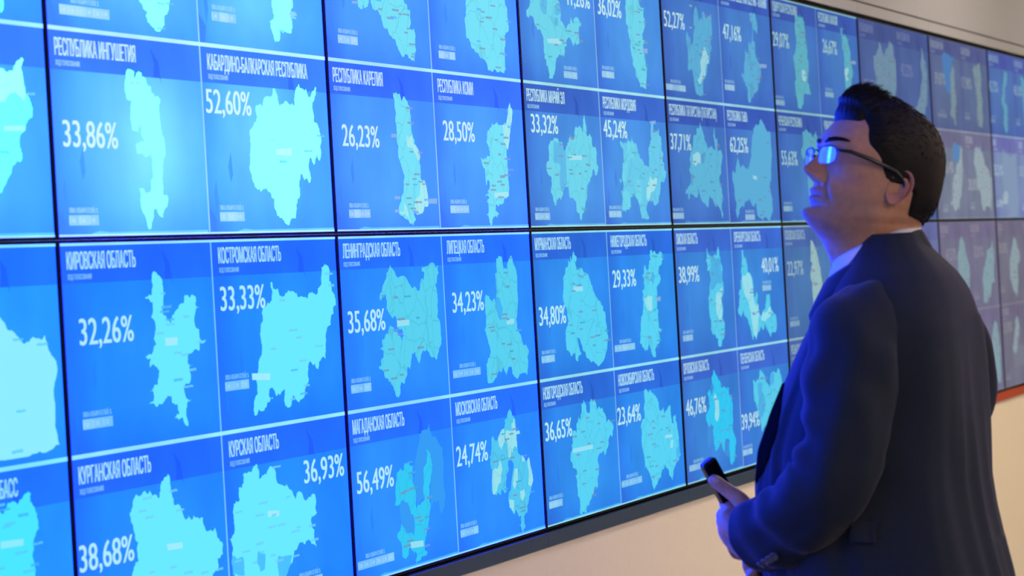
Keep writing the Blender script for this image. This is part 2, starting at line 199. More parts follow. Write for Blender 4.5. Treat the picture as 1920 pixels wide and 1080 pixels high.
 (3, 2, 1): dict(m=[('n', [426,308,437,303,460,293,493,272,530,268,531,227,512,160,486,105,510,71,509,38,471,9,446,13,397,20,371,15,341,20,315,38,314,62,248,66,232,77,188,68,136,50,109,32,84,19,69,41,84,56,70,97,53,126,55,149,87,146,110,173,126,192,140,173,162,165,238,158,268,181,297,229,327,266,326,277,372,289,397,291]), ('w', [287,142,338,140,335,129,293,132])], p=('62,25%', 42, 204, 207, 43), l=(176, 14, 111, 17)),
 (3, 3, 0): dict(m=[('m', [340,286,351,260,374,257,403,258,439,261,465,286,468,260,476,242,494,218,492,182,493,158,465,140,478,116,465,87,486,71,471,32,446,24,440,7,413,8,403,14,406,32,379,42,351,46,337,58,342,85,328,100,326,141,345,176,361,196,354,220,331,218,333,244,314,245,334,259]), ('d', [373,255,467,256,477,221,486,197,481,185,396,172,349,167,361,196]), ('p', [417,160,488,173,464,134,463,93,446,81,404,100,400,136])], p=('38,99%', 33, 191, 207, 41), l=(44, 38, 101, 17)),
 (3, 3, 1): dict(m=[('m', [110,269,129,271,136,249,158,243,168,231,168,208,208,198,222,177,222,153,230,132,252,149,272,140,257,117,274,113,280,86,297,77,319,94,351,96,362,117,380,140,411,140,410,109,431,91,448,81,478,71,473,35,448,26,417,28,401,13,379,26,356,39,334,52,306,38,285,50,257,36,227,12,207,32,184,12,172,39,143,70,104,81,91,101,63,83,53,90,32,103,53,119,72,148,48,146,81,162,79,183,100,197,91,209,107,226]), ('p', [102,203,168,207,211,183,219,150,226,115,268,113,276,83,253,45,222,17,196,38,178,92,140,135,100,168]), ('p', [315,91,413,103,424,85,343,60,294,65])], p=('40,01%', 329, 201, 204, 49), l=(330, 150, 105, 18)),
 (3, 4, 0): dict(m=[('g', [241,146,279,146,304,133,292,106,267,91,240,88,234,104]), ('g', [430,97,469,94,453,49,436,48,411,61]), ('g', [303,257,329,250,318,222,297,229]), ('e', [313,276,324,277,336,293,353,283,368,276,381,261,402,255,410,240,466,234,478,239,492,236,490,216,511,209,524,188,518,160,508,132,523,105,539,84,525,61,506,31,481,22,461,32,461,60,469,94,430,97,409,64,389,74,382,86,367,91,336,76,313,72,301,94,300,116,306,144,279,146,252,145,233,160,231,174,249,181,279,194,273,216,259,231,284,242,297,229,312,223,327,242,315,259]), ('p', [322,219,341,229,375,205,372,168,352,150,326,160,335,199])], p=('46,76%', 32, 182, 199, 45), l=(36, 37, 198, 17)),
 (3, 4, 1): dict(m=[('m', [160,241,173,243,195,235,227,239,240,262,263,264,291,252,317,229,351,213,365,223,364,244,392,255,422,251,441,250,456,260,476,260,491,244,505,222,500,201,550,189,517,164,485,135,429,114,363,103,299,98,242,91,223,115,198,140,186,167,165,180,160,213]), ('d', [213,231,267,228,256,205,292,176,279,147,219,127,190,158,215,186]), ('d', [364,244,392,255,416,250,411,227,377,218])], p=('39,94%', 1, 109, 209, 47), l=(3, 38, 106, 18)),
 (4, 1, 0): dict(m=[('m', [320,291,343,299,374,288,389,304,403,291,425,295,442,282,448,247,456,212,464,186,457,167,476,158,469,132,447,99,469,71,482,52,452,32,417,4,408,11,417,31,387,52,386,78,374,26,335,9,295,14,293,33,275,71,272,90,295,97,283,134,272,172,302,186,323,215,314,237,316,272]), ('w', [371,128,407,133,437,115,418,95,377,96])], p=('29,07%', 13, 187, 215, 43), l=(6, 13, 118, 14)),
 (4, 1, 1): dict(m=[('m', [352,291,372,285,375,266,405,271,453,254,456,238,481,217,474,190,485,176,502,153,472,126,473,96,458,70,406,40,381,58,378,103,370,141,384,187,377,215,356,221,364,253]), ('p', [379,154,437,163,427,124,386,122]), ('l', [477,190,556,189,554,179,479,179])], p=('26,67%', 70, 196, 217, 45), l=(74, 58, 121, 18)),
 (4, 2, 0): dict(m=[('n', [311,229,340,254,335,278,362,284,394,290,430,282,460,277,481,267,507,278,517,287,548,254,570,248,563,187,498,116,443,80,382,83,375,150,376,185,326,198,304,212])], p=('55,63%', 41, 175, 219, 40), l=(39, 38, 115, 17)),
 (4, 3, 0): dict(m=[('p', [367,291,384,289,414,273,437,257,457,232,477,204,485,180,497,140,496,100,440,54,401,39,374,72,362,92,355,120,360,155,339,175,356,210,375,218,351,226,361,269])], p=('22,97%', 39, 186, 219, 40), l=(39, 35, 122, 15)),
 (4, 3, 1): dict(m=[], p=('33,08%', 56, 188, 213, 40)),
 (5, 1, 0): dict(m=[('m', [235,218,299,238,342,272,372,259,386,246,405,222,438,248,525,281,574,265,575,236,610,216,601,158,592,121,555,66,494,35,367,14,306,41,275,82,258,145,236,190])], p=('37,77%', 50, 92, 223, 41)),
 (5, 1, 1): dict(m=[('m', [470,288,487,281,524,241,558,189,542,132,528,83,480,51,380,34,306,39,314,69,402,113,457,174,442,223])], p=('42,22%', 75, 169, 214, 44)),
 (6, 1, 0): dict(m=[('m', [407,213,458,252,490,223,488,148,505,104,460,54,470,20,449,16,420,53,361,55,389,85,401,127,396,175]), ('b', [248,273,507,280,407,213,381,126,307,142,284,197])], p=('39,87%', 82, 162, 202, 43), l=(112, 41, 178, 11)),
 (6, 1, 1): dict(m=[('m', [263,249,377,269,435,284,454,237,432,166,453,128,408,17,345,23,315,65,332,124,317,178,297,220])], p=('17,98%', 18, 164, 197, 45), l=(50, 45, 117, 13)),
 (6, 2, 0): dict(m=[('m', [531,287,564,274,552,233,555,182,521,131,440,39,348,36,267,63,327,86,325,140,407,174,437,214,497,232]), ('b', [386,288,531,287,497,232,419,214,352,230])], p=('36,14%', 156, 176, 153, 44), l=(114, 31, 99, 19)),
 (6, 2, 1): dict(m=[('m', [218,264,341,289,392,263,427,218,525,180,561,166,556,117,519,32,446,53,361,35,310,60,303,102,236,136,232,185,185,219])], p=('28,05%', 39, 114, 159, 46), l=(70, 40, 94, 15)),
 (6, 3, 0): dict(m=[('m', [465,276,494,260,543,198,594,141,560,85,448,51,360,90,348,164,387,237])], p=('47,57%', 114, 192, 168, 44)),
 (6, 3, 1): dict(m=[('m', [505,261,535,215,502,131,510,98,399,36,319,13,249,21,241,110,310,160,364,217])], p=('32,01%', 74, 196, 194, 47)),
 (6, 4, 1): dict(m=[('m', [461,283,523,245,554,166,534,101,530,30,459,40,398,82,353,174,387,224])]),
 (7, 1, 0): dict(m=[('m', [381,274,452,272,456,248,381,201,366,151,417,128,394,18,346,17,309,49,338,102,289,133,334,199,372,245])], p=('42,72%', 4, 172, 204, 41), l=(20, 47, 92, 14)),
 (7, 1, 1): dict(m=[('m', [174,273,243,254,397,222,441,121,335,34,214,52,211,157,192,215])], p=('48,10%', -15, 174, 201, 50), l=(9, 49, 107, 16)),
 (7, 2, 0): dict(m=[('g', [261,289,580,279,562,156,538,16,343,16,329,104,228,118,214,208]), ('m', [223,103,279,113,329,104,313,53,354,16,237,17,186,53,41,53,45,64,191,67])], p=('35,21%', 14, 176, 198, 45), l=(36, 49, 148, 13)),
 (7, 2, 1): dict(m=[], p=('31,12%', 19, 177, 202, 47)),
 (7, 3, 0): dict(m=[('m', [399,269,454,255,518,207,530,180,459,147,459,86,398,21,328,49,265,97,260,144,320,210])], p=('38,08%', 26, 203, 192, 46), l=(26, 46, 104, 19)),
 (7, 4, 0): dict(m=[('g', [225,134,372,162,531,155,505,75,264,73]), ('m', [326,264,409,275,409,214,351,156,266,139,232,154,287,205])], p=('35,90%', 36, 223, 186, 45)),
}

TITLE = {(0,1,0):'РЕСПУБЛИКА ДАГЕСТАН',(0,1,1):'РЕСПУБЛИКА АЛТАЙ',(0,2,0):'РЕСПУБЛИКА ИНГУШЕТИЯ',(0,2,1):'КАБАРДИНО-БАЛКАРСКАЯ РЕСПУБЛИКА',(0,3,0):'КИРОВСКАЯ ОБЛАСТЬ',(0,3,1):'КОСТРОМСКАЯ ОБЛАСТЬ',
(0,4,0):'КУРГАНСКАЯ ОБЛАСТЬ',(0,4,1):'КУРСКАЯ ОБЛАСТЬ',(-1,4,1):'КЕМЕРОВСКАЯ ОБЛАСТЬ - КУЗБАСС',(1,2,0):'РЕСПУБЛИКА КАРЕЛИЯ',(1,2,1):'РЕСПУБЛИКА КОМИ',(1,3,0):'ЛЕНИНГРАДСКАЯ ОБЛАСТЬ',
(1,3,1):'ЛИПЕЦКАЯ ОБЛАСТЬ',(1,4,0):'МАГАДАНСКАЯ ОБЛАСТЬ',(1,4,1):'МОСКОВСКАЯ ОБЛАСТЬ',(2,2,0):'РЕСПУБЛИКА МАРИЙ ЭЛ',(2,2,1):'РЕСПУБЛИКА МОРДОВИЯ',(2,3,0):'МУРМАНСКАЯ ОБЛАСТЬ',
(2,3,1):'НИЖЕГОРОДСКАЯ ОБЛАСТЬ',(2,4,0):'НОВГОРОДСКАЯ ОБЛАСТЬ',(2,4,1):'НОВОСИБИРСКАЯ ОБЛАСТЬ',(3,1,0):'РЕСПУБЛИКА САХА (ЯКУТИЯ)',(3,1,1):'РЕСПУБЛИКА СЕВЕРНАЯ ОСЕТИЯ - АЛАНИЯ',
(3,2,0):'РЕСПУБЛИКА ТАТАРСТАН (ТАТАРСТАН)',(3,2,1):'РЕСПУБЛИКА ТЫВА',(3,3,0):'ОМСКАЯ ОБЛАСТЬ',(3,3,1):'ОРЕНБУРГСКАЯ ОБЛАСТЬ',(3,4,0):'ОРЛОВСКАЯ ОБЛАСТЬ',(3,4,1):'ПЕНЗЕНСКАЯ ОБЛАСТЬ',
(4,1,0):'УДМУРТСКАЯ РЕСПУБЛИКА',(4,1,1):'РЕСПУБЛИКА ХАКАСИЯ',(4,2,0):'ЧЕЧЕНСКАЯ РЕСПУБЛИКА',(4,2,1):'ЧУВАШСКАЯ РЕСПУБЛИКА',(4,3,0):'ПСКОВСКАЯ ОБЛАСТЬ',(4,3,1):'РОСТОВСКАЯ ОБЛАСТЬ',(4,4,0):'РЯЗАНСКАЯ ОБЛАСТЬ',
(4,4,1):'САМАРСКАЯ ОБЛАСТЬ',(5,1,0):'АЛТАЙСКИЙ КРАЙ',(5,1,1):'КАМЧАТСКИЙ КРАЙ',(6,1,0):'ПЕРМСКИЙ КРАЙ',(6,1,1):'ХАБАРОВСКИЙ',(7,1,0):'АМУРСКАЯ ОБЛ',(7,1,1):'БРЯНСКАЯ'}
GENERIC_TITLES = ['ОБЛАСТЬ', 'РЕСПУБЛИКА', 'ОБЛАСТЬ КРАЙ', 'КРАЙ']
TITLE_W = {(6,1,0):.25,(6,1,1):.19,(7,1,0):.22,(7,1,1):.2}

# emitted colours on each column of displays: (upper row, lower row) each bg, header band, region, text
PAL = {  # viewing-angle fading and reflected room haze are mixed into the right columns' colours
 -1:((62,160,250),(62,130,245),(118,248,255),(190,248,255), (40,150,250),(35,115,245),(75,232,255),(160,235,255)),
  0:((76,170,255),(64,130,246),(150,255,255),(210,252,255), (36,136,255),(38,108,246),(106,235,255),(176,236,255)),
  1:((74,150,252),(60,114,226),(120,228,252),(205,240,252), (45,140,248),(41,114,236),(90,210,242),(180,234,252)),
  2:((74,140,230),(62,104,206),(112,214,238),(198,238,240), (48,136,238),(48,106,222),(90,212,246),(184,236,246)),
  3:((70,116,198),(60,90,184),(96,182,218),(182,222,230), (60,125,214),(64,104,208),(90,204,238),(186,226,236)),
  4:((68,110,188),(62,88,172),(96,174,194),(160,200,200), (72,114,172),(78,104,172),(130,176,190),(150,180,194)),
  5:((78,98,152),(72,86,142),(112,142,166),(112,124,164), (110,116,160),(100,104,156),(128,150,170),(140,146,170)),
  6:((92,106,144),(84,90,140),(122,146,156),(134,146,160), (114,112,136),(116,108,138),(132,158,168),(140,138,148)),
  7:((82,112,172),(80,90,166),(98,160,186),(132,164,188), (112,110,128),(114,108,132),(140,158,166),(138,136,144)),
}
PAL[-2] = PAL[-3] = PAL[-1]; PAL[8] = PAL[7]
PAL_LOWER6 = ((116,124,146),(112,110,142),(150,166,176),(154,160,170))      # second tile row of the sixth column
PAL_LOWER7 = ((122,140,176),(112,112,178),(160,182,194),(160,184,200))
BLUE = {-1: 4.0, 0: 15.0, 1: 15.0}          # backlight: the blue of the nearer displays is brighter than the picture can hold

def emat(name, tex):
    m = bpy.data.materials.new(name); m.use_nodes = True; nt = m.node_tree; nt.nodes.clear()
    out = nt.nodes.new('ShaderNodeOutputMaterial'); em = nt.nodes.new('ShaderNodeEmission'); at = nt.nodes.new('ShaderNodeAttribute')
    at.attribute_name = 'Col'; src = at.outputs['Color']
    tc = nt.nodes.new('ShaderNodeTexCoord')
    if tex == 'cloud':
        nz = nt.nodes.new('ShaderNodeTexNoise'); nz.inputs['Scale'].default_value = 5; nz.inputs['Detail'].default_value = 2
        rp = nt.nodes.new('ShaderNodeMapRange'); rp.inputs[1].default_value = .3; rp.inputs[2].default_value = .7; rp.inputs[3].default_value = .88; rp.inputs[4].default_value = 1.10
        nt.links.new(tc.outputs['Object'], nz.inputs['Vector']); nt.links.new(nz.outputs['Fac'], rp.inputs[0])
        mx = nt.nodes.new('ShaderNodeVectorMath'); mx.operation = 'SCALE'
        nt.links.new(src, mx.inputs[0]); nt.links.new(rp.outputs[0], mx.inputs['Scale']); src = mx.outputs[0]
    if tex == 'map':                                   # thin district borders drawn over the regions
        mp = nt.nodes.new('ShaderNodeMapping'); mp.inputs['Scale'].default_value = (1, 0.0, 1)
        nz = nt.nodes.new('ShaderNodeTexNoise'); nz.inputs['Scale'].default_value = 30
        ad = nt.nodes.new('ShaderNodeVectorMath'); ad.operation = 'MULTIPLY_ADD'; ad.inputs[1].default_value = (.03, 0, .03)
        vo = nt.nodes.new('ShaderNodeTexVoronoi'); vo.feature = 'DISTANCE_TO_EDGE'; vo.inputs['Scale'].default_value = 17
        nt.links.new(tc.outputs['Object'], mp.inputs['Vector']); nt.links.new(mp.outputs[0], nz.inputs['Vector'])
        nt.links.new(nz.outputs['Color'], ad.inputs[0]); nt.links.new(mp.outputs[0], ad.inputs[2]); nt.links.new(ad.outputs[0], vo.inputs['Vector'])
        rp = nt.nodes.new('ShaderNodeMapRange'); rp.inputs[1].default_value = .008; rp.inputs[2].default_value = .035; rp.inputs[3].default_value = .86; rp.inputs[4].default_value = 1.0
        nt.links.new(vo.outputs['Distance'], rp.inputs[0])
        mx = nt.nodes.new('ShaderNodeVectorMath'); mx.operation = 'SCALE'
        nt.links.new(src, mx.inputs[0]); nt.links.new(rp.outputs[0], mx.inputs['Scale']); src = mx.outputs[0]
    nt.links.new(src, em.inputs['Color']); nt.links.new(em.outputs[0], out.inputs['Surface'])
    if tex != 'cloud': m.cycles.emission_sampling = 'NONE'
    return m
E_bg = emat('screen_picture', 'cloud'); E_map = emat('screen_map', 'map'); E_txt = emat('screen_lettering', None)
M_bezel = mat('bezel', (0.006, 0.006, 0.007), 0.8, spec=0.1)
M_case = mat('display_case', (0.02, 0.02, 0.022), 0.5)

from mathutils.geometry import delaunay_2d_cdt
_tcache = {}
def text_geo(s, weight=0.0):
    """flat outline of a word, unit box"""
    if (s, weight) in _tcache: return _tcache[(s, weight)]
    cu = bpy.data.curves.new('lettering', 'FONT'); cu.body = s; cu.size = 1; cu.resolution_u = 4; cu.fill_mode = 'NONE'
    ob = bpy.data.objects.new('lettering', cu); COL.objects.link(ob)
    dg = bpy.context.evaluated_depsgraph_get(); me = ob.evaluated_get(dg).to_mesh()
    P2 = [v.co.to_2d() for v in me.vertices]; E2 = [tuple(e.vertices) for e in me.edges]
    r = delaunay_2d_cdt(P2, E2, [], 0, 1e-6)
    ea = np.array([(P2[a].x, P2[a].y, P2[b].x, P2[b].y) for a, b in E2])
    def filled(f):                                       # even-odd rule on the outlines
        x = sum(r[0][i].x for i in f) / len(f); y = sum(r[0][i].y for i in f) / len(f)
        c = (ea[:, 1] > y) != (ea[:, 3] > y); q = ea[c]
        return int(np.sum(x < (q[:, 2] - q[:, 0]) * (y - q[:, 1]) / (q[:, 3] - q[:, 1]) + q[:, 0])) % 2 == 1
    ob.evaluated_get(dg).to_mesh_clear(); bpy.data.objects.remove(ob); bpy.data.curves.remove(cu)
    vs = np.array([(v.x, v.y, 0) for v in r[0]]); fs = [tuple(f) for f in r[2] if filled(f)]
    lo, hi = vs.min(0), vs.max(0); vs = (vs - lo); vs[:, 0] /= max(1e-6, hi[0] - lo[0])
    cap = 0.73                                             # height of capitals
    vs[:, 1] = (vs[:, 1] + lo[1]) / cap
    _tcache[(s, weight)] = (vs, fs); return vs, fs
def put_text(mb, s, x, z, wd, ht, y, col, weight=0.0):
    vs, fs = text_geo(s)
    for k, dx in enumerate((-weight, weight) if weight else (0,)):       # two strikes make the heavy face
        mb.mesh([(x + v[0] * wd + dx, y - .00004 * k, z + v[1] * ht) for v in vs], fs, col)

def rough(poly, rnd, amp=0.10, depth=2):
    """give a traced border the small teeth such borders have"""
    for _ in range(depth):
        out = []
        for i, (x, z) in enumerate(poly):
            x2, z2 = poly[(i + 1) % len(poly)]; dx, dz = x2 - x, z2 - z; L = math.hypot(dx, dz)
            out.append((x, z))
            if L > 0.004:
                k = rnd.uniform(-amp, amp); out.append((x + dx * .5 - dz * k, z + dz * .5 + dx * k))
        poly = out
    return poly
def tri(poly):
    from mathutils.geometry import tessellate_polygon
    return tessellate_polygon([[Vector((x, z, 0)) for x, z in poly]])
def clip(poly, x0, z0, x1, z1):
    return [(min(max(x, x0), x1), min(max(z, z0), z1)) for x, z in poly]
def inside(poly, x, z):
    c = False; n = len(poly)
    for i in range(n):
        (xa, za), (xb, zb) = poly[i], poly[i - 1]
        if (za > z) != (zb > z) and x < (xb - xa) * (z - za) / (zb - za) + xa: c = not c
    return c
def mix(a, b, t): return tuple(p + (q - p) * t for p, q in zip(a, b))

TW, TH = W / 2, H / 2
def map_tile(k, r, c, panel):
    rnd = random.Random((k + 5) * 100 + r * 10 + c)
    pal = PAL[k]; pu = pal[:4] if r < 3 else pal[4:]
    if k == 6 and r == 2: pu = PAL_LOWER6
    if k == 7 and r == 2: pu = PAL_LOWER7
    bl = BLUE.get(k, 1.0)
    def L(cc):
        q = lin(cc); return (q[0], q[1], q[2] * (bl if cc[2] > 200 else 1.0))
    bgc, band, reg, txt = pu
    low = r in (2, 4)                                         # lower tile of the display
    ox, oz = (0 if c == 0 else TW), (0 if low else TH)
    e = 0.0
    # picture ground with a broad soft glow, header band with its torn corner, rules
    g = MB(); nx, nz = 14, 8
    gx, gz = rnd.uniform(.35, .75), rnd.uniform(.25, .6); gs = (.34 if k <= 0 else .2) if r < 3 else .13
    if (k, r, c) == (0, 2, 0): gx, gz, gs = .62, .50, .75
    elif k in (-1, 0) and r < 3: gs = .45
    if k >= 5: gs = .05
    def bgcol(x, z):
        d = ((x / TW - gx) / .38) ** 2 + ((z / TH - gz) / .45) ** 2
        edge = -.16 * max(0, 1 - x / TW / .22) - .10 * max(0, 1 - z / TH / .2)
        t = gs * math.exp(-d) + edge
        cc = mix(bgc, reg, t) if t > 0 else mix(bgc, band, -t * 4)
        return L(cc)
    zb = 0.272
    for i in range(nx):
        for j in range(nz):
            xa, xb = TW * i / nx, TW * (i + 1) / nx; za, zc = zb * j / nz, zb * (j + 1) / nz
            q = [(xa, za), (xb, za), (xb, zc), (xa, zc)]
            g.poly([(ox + x, 0, oz + z) for x, z in q], [bgcol(*p) for p in q])
    g.poly([(ox, 0, oz + zb), (ox + TW, 0, oz + zb), (ox + TW, 0, oz + TH), (ox, 0, oz + TH)], [L(band), L(mix(band, bgc, .3)), L(mix(band, bgc, .15)), L(band)])
    y = -0.0005
    def pl(pts, col, yy=y): g.poly([(ox + px, yy, oz + pz) for px, pz in pts], col)
    dk = L(mix(band, (20, 40, 120), .13))
    pl([(.405, .272), (.432, .272), (.437, .262), (.428, .300), (.412, .312), (.398, .322), (.41, .296)], dk)
    pl([(.03, .08), (.043, .10), (.05, .06), (.038, .03), (.034, .05)], L(mix(bgc, band, .35)))
    pl([(.10, .125), (.115, .15), (.12, .11), (.108, .095)], L(mix(bgc, band, .2)))
    pl([(.0, .0), (.028, .0), (.036, .03), (.0, .055)], L(mix(bgc, band, .7)))
    rule = L(mix(txt, reg, .35))
    top = .0095 if not low else .007
    y2 = -0.0008
    if k < 5 or low: pl([(0, TH - top), (TW, TH - top), (TW, TH), (0, TH)], rule if k < 5 else L(mix(bgc, txt, .6)), y2)
    else: pl([(0, TH - .007), (TW, TH - .007), (TW, TH), (0, TH)], L(mix(bgc, txt, .45)), y2)
    if c == 1: pl([(-.0018, 0), (.0040, 0), (.0040, TH - top), (-.0018, TH - top)], L(mix(bgc, txt, .6 if k < 5 else .15)), y2)
    else: pl([(.0, 0), (.0085, 0), (.0085, TH - top), (.0, TH - top)], L(mix(bgc, txt, .34 if k < 5 else .1)), y2)
    if low:
        pl([(0, .0), (TW, .0), (TW, .0085), (0, .0085)], rule if k < 5 else L(mix(bgc, txt, .5)), y2)
        pl([(.13, .0085), (.60, .0085), (.60, .0125), (.20, .0115), (.16, .0135), (.13, .0095)], L(mix(bgc, reg, .55 if k < 5 else .15)), y2)
    tile = g.build('map_tile', E_bg, panel, color=True)
    d = TILES.get((k, r, c), {})
    # region map
    m = MB(); lab = MB()
    def LM(cc):
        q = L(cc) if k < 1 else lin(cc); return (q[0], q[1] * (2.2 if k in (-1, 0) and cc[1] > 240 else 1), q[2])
    cm = {'m': reg, 'e': mix(reg, (30, 196, 250), .6), 'n': mix(reg, bgc, .14), 'd': mix(reg, bgc, .42 if k < 2 else .34), 'p': mix(reg, (225, 245, 235), .45), 'g': mix(reg, bgc, .76),
          'w': mix(reg, (235, 240, 245), .42), 'l': mix(bgc, (200, 215, 225), .5), 'b': mix(bgc, (70, 140, 210), .55)}
    if (k, r, c) == (4, 3, 0): cm['p'] = (150, 186, 190)
    polys = d.get('m') or []
    if not polys:                                             # tiles hidden behind the man or outside the frame
        n = 26; pts = []
        for i in range(n):
            a = -2 * math.pi * i / n; rr = rnd.uniform(.6, 1.1)
            pts += [int(360 + 150 * rr * math.cos(a)), int(145 + 105 * rr * math.sin(a))]
        polys = [('m', pts)]
    lev = -0.0012; big = []
    for cls, q in polys:
        poly = [(q[i] / 1000, q[i + 1] / 1000) for i in range(0, len(q), 2)]
        if cls not in 'wl': poly = rough(poly, rnd, .20 if cls in 'mne' else .12, 3)
        poly = clip(poly, .010, .010, TW - .004, TH - .004)
        lev -= 0.00008
        fs = tri(poly)
        m.mesh([(ox + x, lev, oz + z) for x, z in poly], fs, LM(cm[cls]), 0 if cls in 'mndpe' and k > 0 and (k, r, c) != (3, 2, 1) else 1)
        if cls in 'mne' or (cls == 'p' and not big): big.append(poly)
    # little place names inside the region
    lev -= .0002; nl = 0; want = rnd.randint(12, 20)
    if (k, r, c) in ((0, 2, 0), (0, 2, 1), (3, 2, 1)): want = 8
    for _ in range(400):
        if nl >= want or not big: break
        P = big[0]; px = [p[0] for p in P]; pz = [p[1] for p in P]
        x, z = rnd.uniform(min(px), max(px)), rnd.uniform(min(pz), max(pz)); wd = rnd.uniform(.020, .042)
        if not inside(P, x, z): continue
        nl += 1; h = rnd.choice((.0036, .004, .0046))
        col = L(mix(reg, (150, 60, 110), .42 if k > 0 else .16)) if rnd.random() < .75 else L(mix(reg, (40, 90, 120), .35))
        x = min(x, TW - wd - .01)
        for t0, t1 in ((0, .14), (.17, .33), (.36, .5), (.54, .66), (.69, .84), (.87, 1)):
            zz = z + rnd.uniform(-.0004, .0004)
            m.poly([(ox + x + wd * a, lev, oz + zz + b_) for a, b_ in ((t0, 0), (t1, 0), (t1, h), (t0, h))], col, 1)
    m.build('region_map', [E_map, E_txt], tile, color=True)
    # turnout figure
    if r == 1 and k in (-3, -2, -1, 0, 1) or k < 0: pt = None
    else: pt = d.get('p')
    tl = -0.0028
    if pt:
        p_ = MB(); wd = .203
        put_text(p_, pt[0], ox + pt[1] / 1000, oz + pt[2] / 1000 + .002, wd, .045, tl, L(txt), .0014)
        p_.build('turnout_figure', E_txt, tile, color=True)
    # title and its small second line
    t_ = MB()
    ti = TITLE.get((k, r, c)) or GENERIC_TITLES[(k * 3 + r + c) % 4]
    wd = TITLE_W.get((k, r, c), .0152 * len(ti))
    x = .028
    if (k, r, c) == (-1, 4, 1): wd, x = .40, .02
    put_text(t_, ti, ox + x, oz + .2945, min(wd, .54), .0285, tl, L(mix(txt, bgc, .08)), .0014)
    put_text(t_, 'ХОД ГОЛОСОВАНИЯ', ox + x, oz + .2785, .088, .0085, tl, L(mix(txt, bgc, .3)), .0003)
    t_.build('region_title', E_txt, tile, color=True)
    # key of the colours
    lx, lz, lw, lh = d.get('l', (45, 34, 110, 16)); lx, lz, lw = lx / 1000, lz / 1000, lw / 1000; lh = .0165
    lg = MB(); ng = max(1, round(lw / .033)); cols = []
    for i in range(ng):
        t = rnd.choice((.52, .62, .7, .58)) if k < 6 else .4
        xa, xb = lx + lw * i / ng, lx + lw * (i + 1) / ng
        lg.poly([(ox + a, -.0015, oz + z) for a, z in ((xa, lz), (xb, lz), (xb, lz + lh), (xa, lz + lh))], L(mix(bgc, txt, t)))
        lg.poly([(ox + a, -.0017, oz + z) for a, z in ((xa + .002, lz + .003), (xa + .004, lz + .003), (xa + .004, lz + lh - .003), (xa + .002, lz + lh - .003))], L(mix(bgc, txt, .95)))
        put_text(lg, rnd.choice(('32', '41', '28', '56', '49')), ox + xa + .010, oz + lz + .0045, .012, .0075, -.0018, L(mix(bgc, txt, .85)), .0002)
    put_text(lg, 'ЯВКА ИЗБИРАТЕЛЕЙ, %', ox + lx + (.04 if lw > .15 else 0), oz + lz + lh + .0035, .105, .0085, tl, L(mix(bgc, txt, .62)), .0004)
    lg.build('colour_key', E_txt, tile, color=True)

PAN_COL = {-3: 'first', -2: 'second', -1: 'third'}
def display_panel(k, row):
    z0 = SEAM if row == 0 else SEAM - H
    t = empty('display_panel', (k * W, 0, z0))
    rws = (1, 2) if row == 0 else (3, 4)
    b = MB(); b.box((.002, .002, .002), (W - .002, .09, H - .002)); b.build('case', M_case, t)
    f = MB(); s = .0052; y0, y1 = -.0035, .02
    f.box((.0001, y0, .0001), (W - .0001, y1, s)); f.box((.0001, y0, H - s), (W - .0001, y1, H - .0001))
    f.box((.0001, y0, s), (s, y1, H - s)); f.box((W - s, y0, s), (W - .0001, y1, H - s))
    f.build('bezel', M_bezel, t)
    for r in rws:
        for c in (0, 1): map_tile(k, r, c, t)
    return t
WHICH = {-3: 'out of frame at far left', -2: 'out of frame at left', -1: 'cut by the left edge of the photo'}
LBL = {
 (-1,0): 'wall display in upper row, cut by left edge of the photo, pale blue region map',
 (-1,1): 'wall lower display cut by left edge of the photo, title ending БАСС',
 (0,0): 'bright blue wall display in upper row showing 33,86% and 52,60%',
 (0,1): 'bright blue lower display showing 32,26%, 33,33%, 38,68% and 36,93%',
 (1,0): 'blue wall display in upper row showing 26,23% and 28,50%',
 (1,1): 'blue wall display in lower row showing 35,68%, 34,23%, 56,49% and 24,74%',
 (2,0): 'blue wall display in upper row showing 41,26%, 36,02%, 33,32% and 45,24%',
 (2,1): 'blue wall display in lower row showing 34,80%, 29,33%, 36,65% and 23,64%',
 (3,0): 'blue wall display in upper row showing 52,27%, 47,16%, 37,71% and 62,25%',
 (3,1): 'blue wall display in lower row showing 38,99%, 40,01%, 46,76% and 39,94%',
 (4,0): 'wall display in upper row before the face, showing 29,07%, 26,67% and 55,63%',
 (4,1): 'wall display in lower row behind neck and shoulder, showing 22,97%',
 (5,0): 'washed out wall display in upper row directly above and behind the hair',
 (5,1): 'washed out wall display in lower row hidden mostly behind the jacket collar',
 (6,0): 'greyish wall display in upper row, first one right of the hair',
 (6,1): 'greyish wall display in lower row, first one right of the jacket shoulder',
 (7,0): 'greyish wall display in upper row, cut by right edge of the photo',
 (7,1): 'greyish wall display in lower row, cut by right edge, above orange ledge',
}
for k in range(K0, K1):
    for row in (0, 1):
        t = display_panel(k, row)
        rn = 'upper' if row == 0 else 'lower'
        l = LBL.get((k, row)) or f"wall display in {rn} row, {'farthest right' if k > 7 else ('farthest left' if k == -3 else 'second from the left end')} of the whole wall"
        tag(t, l, 'display', 'video wall displays')

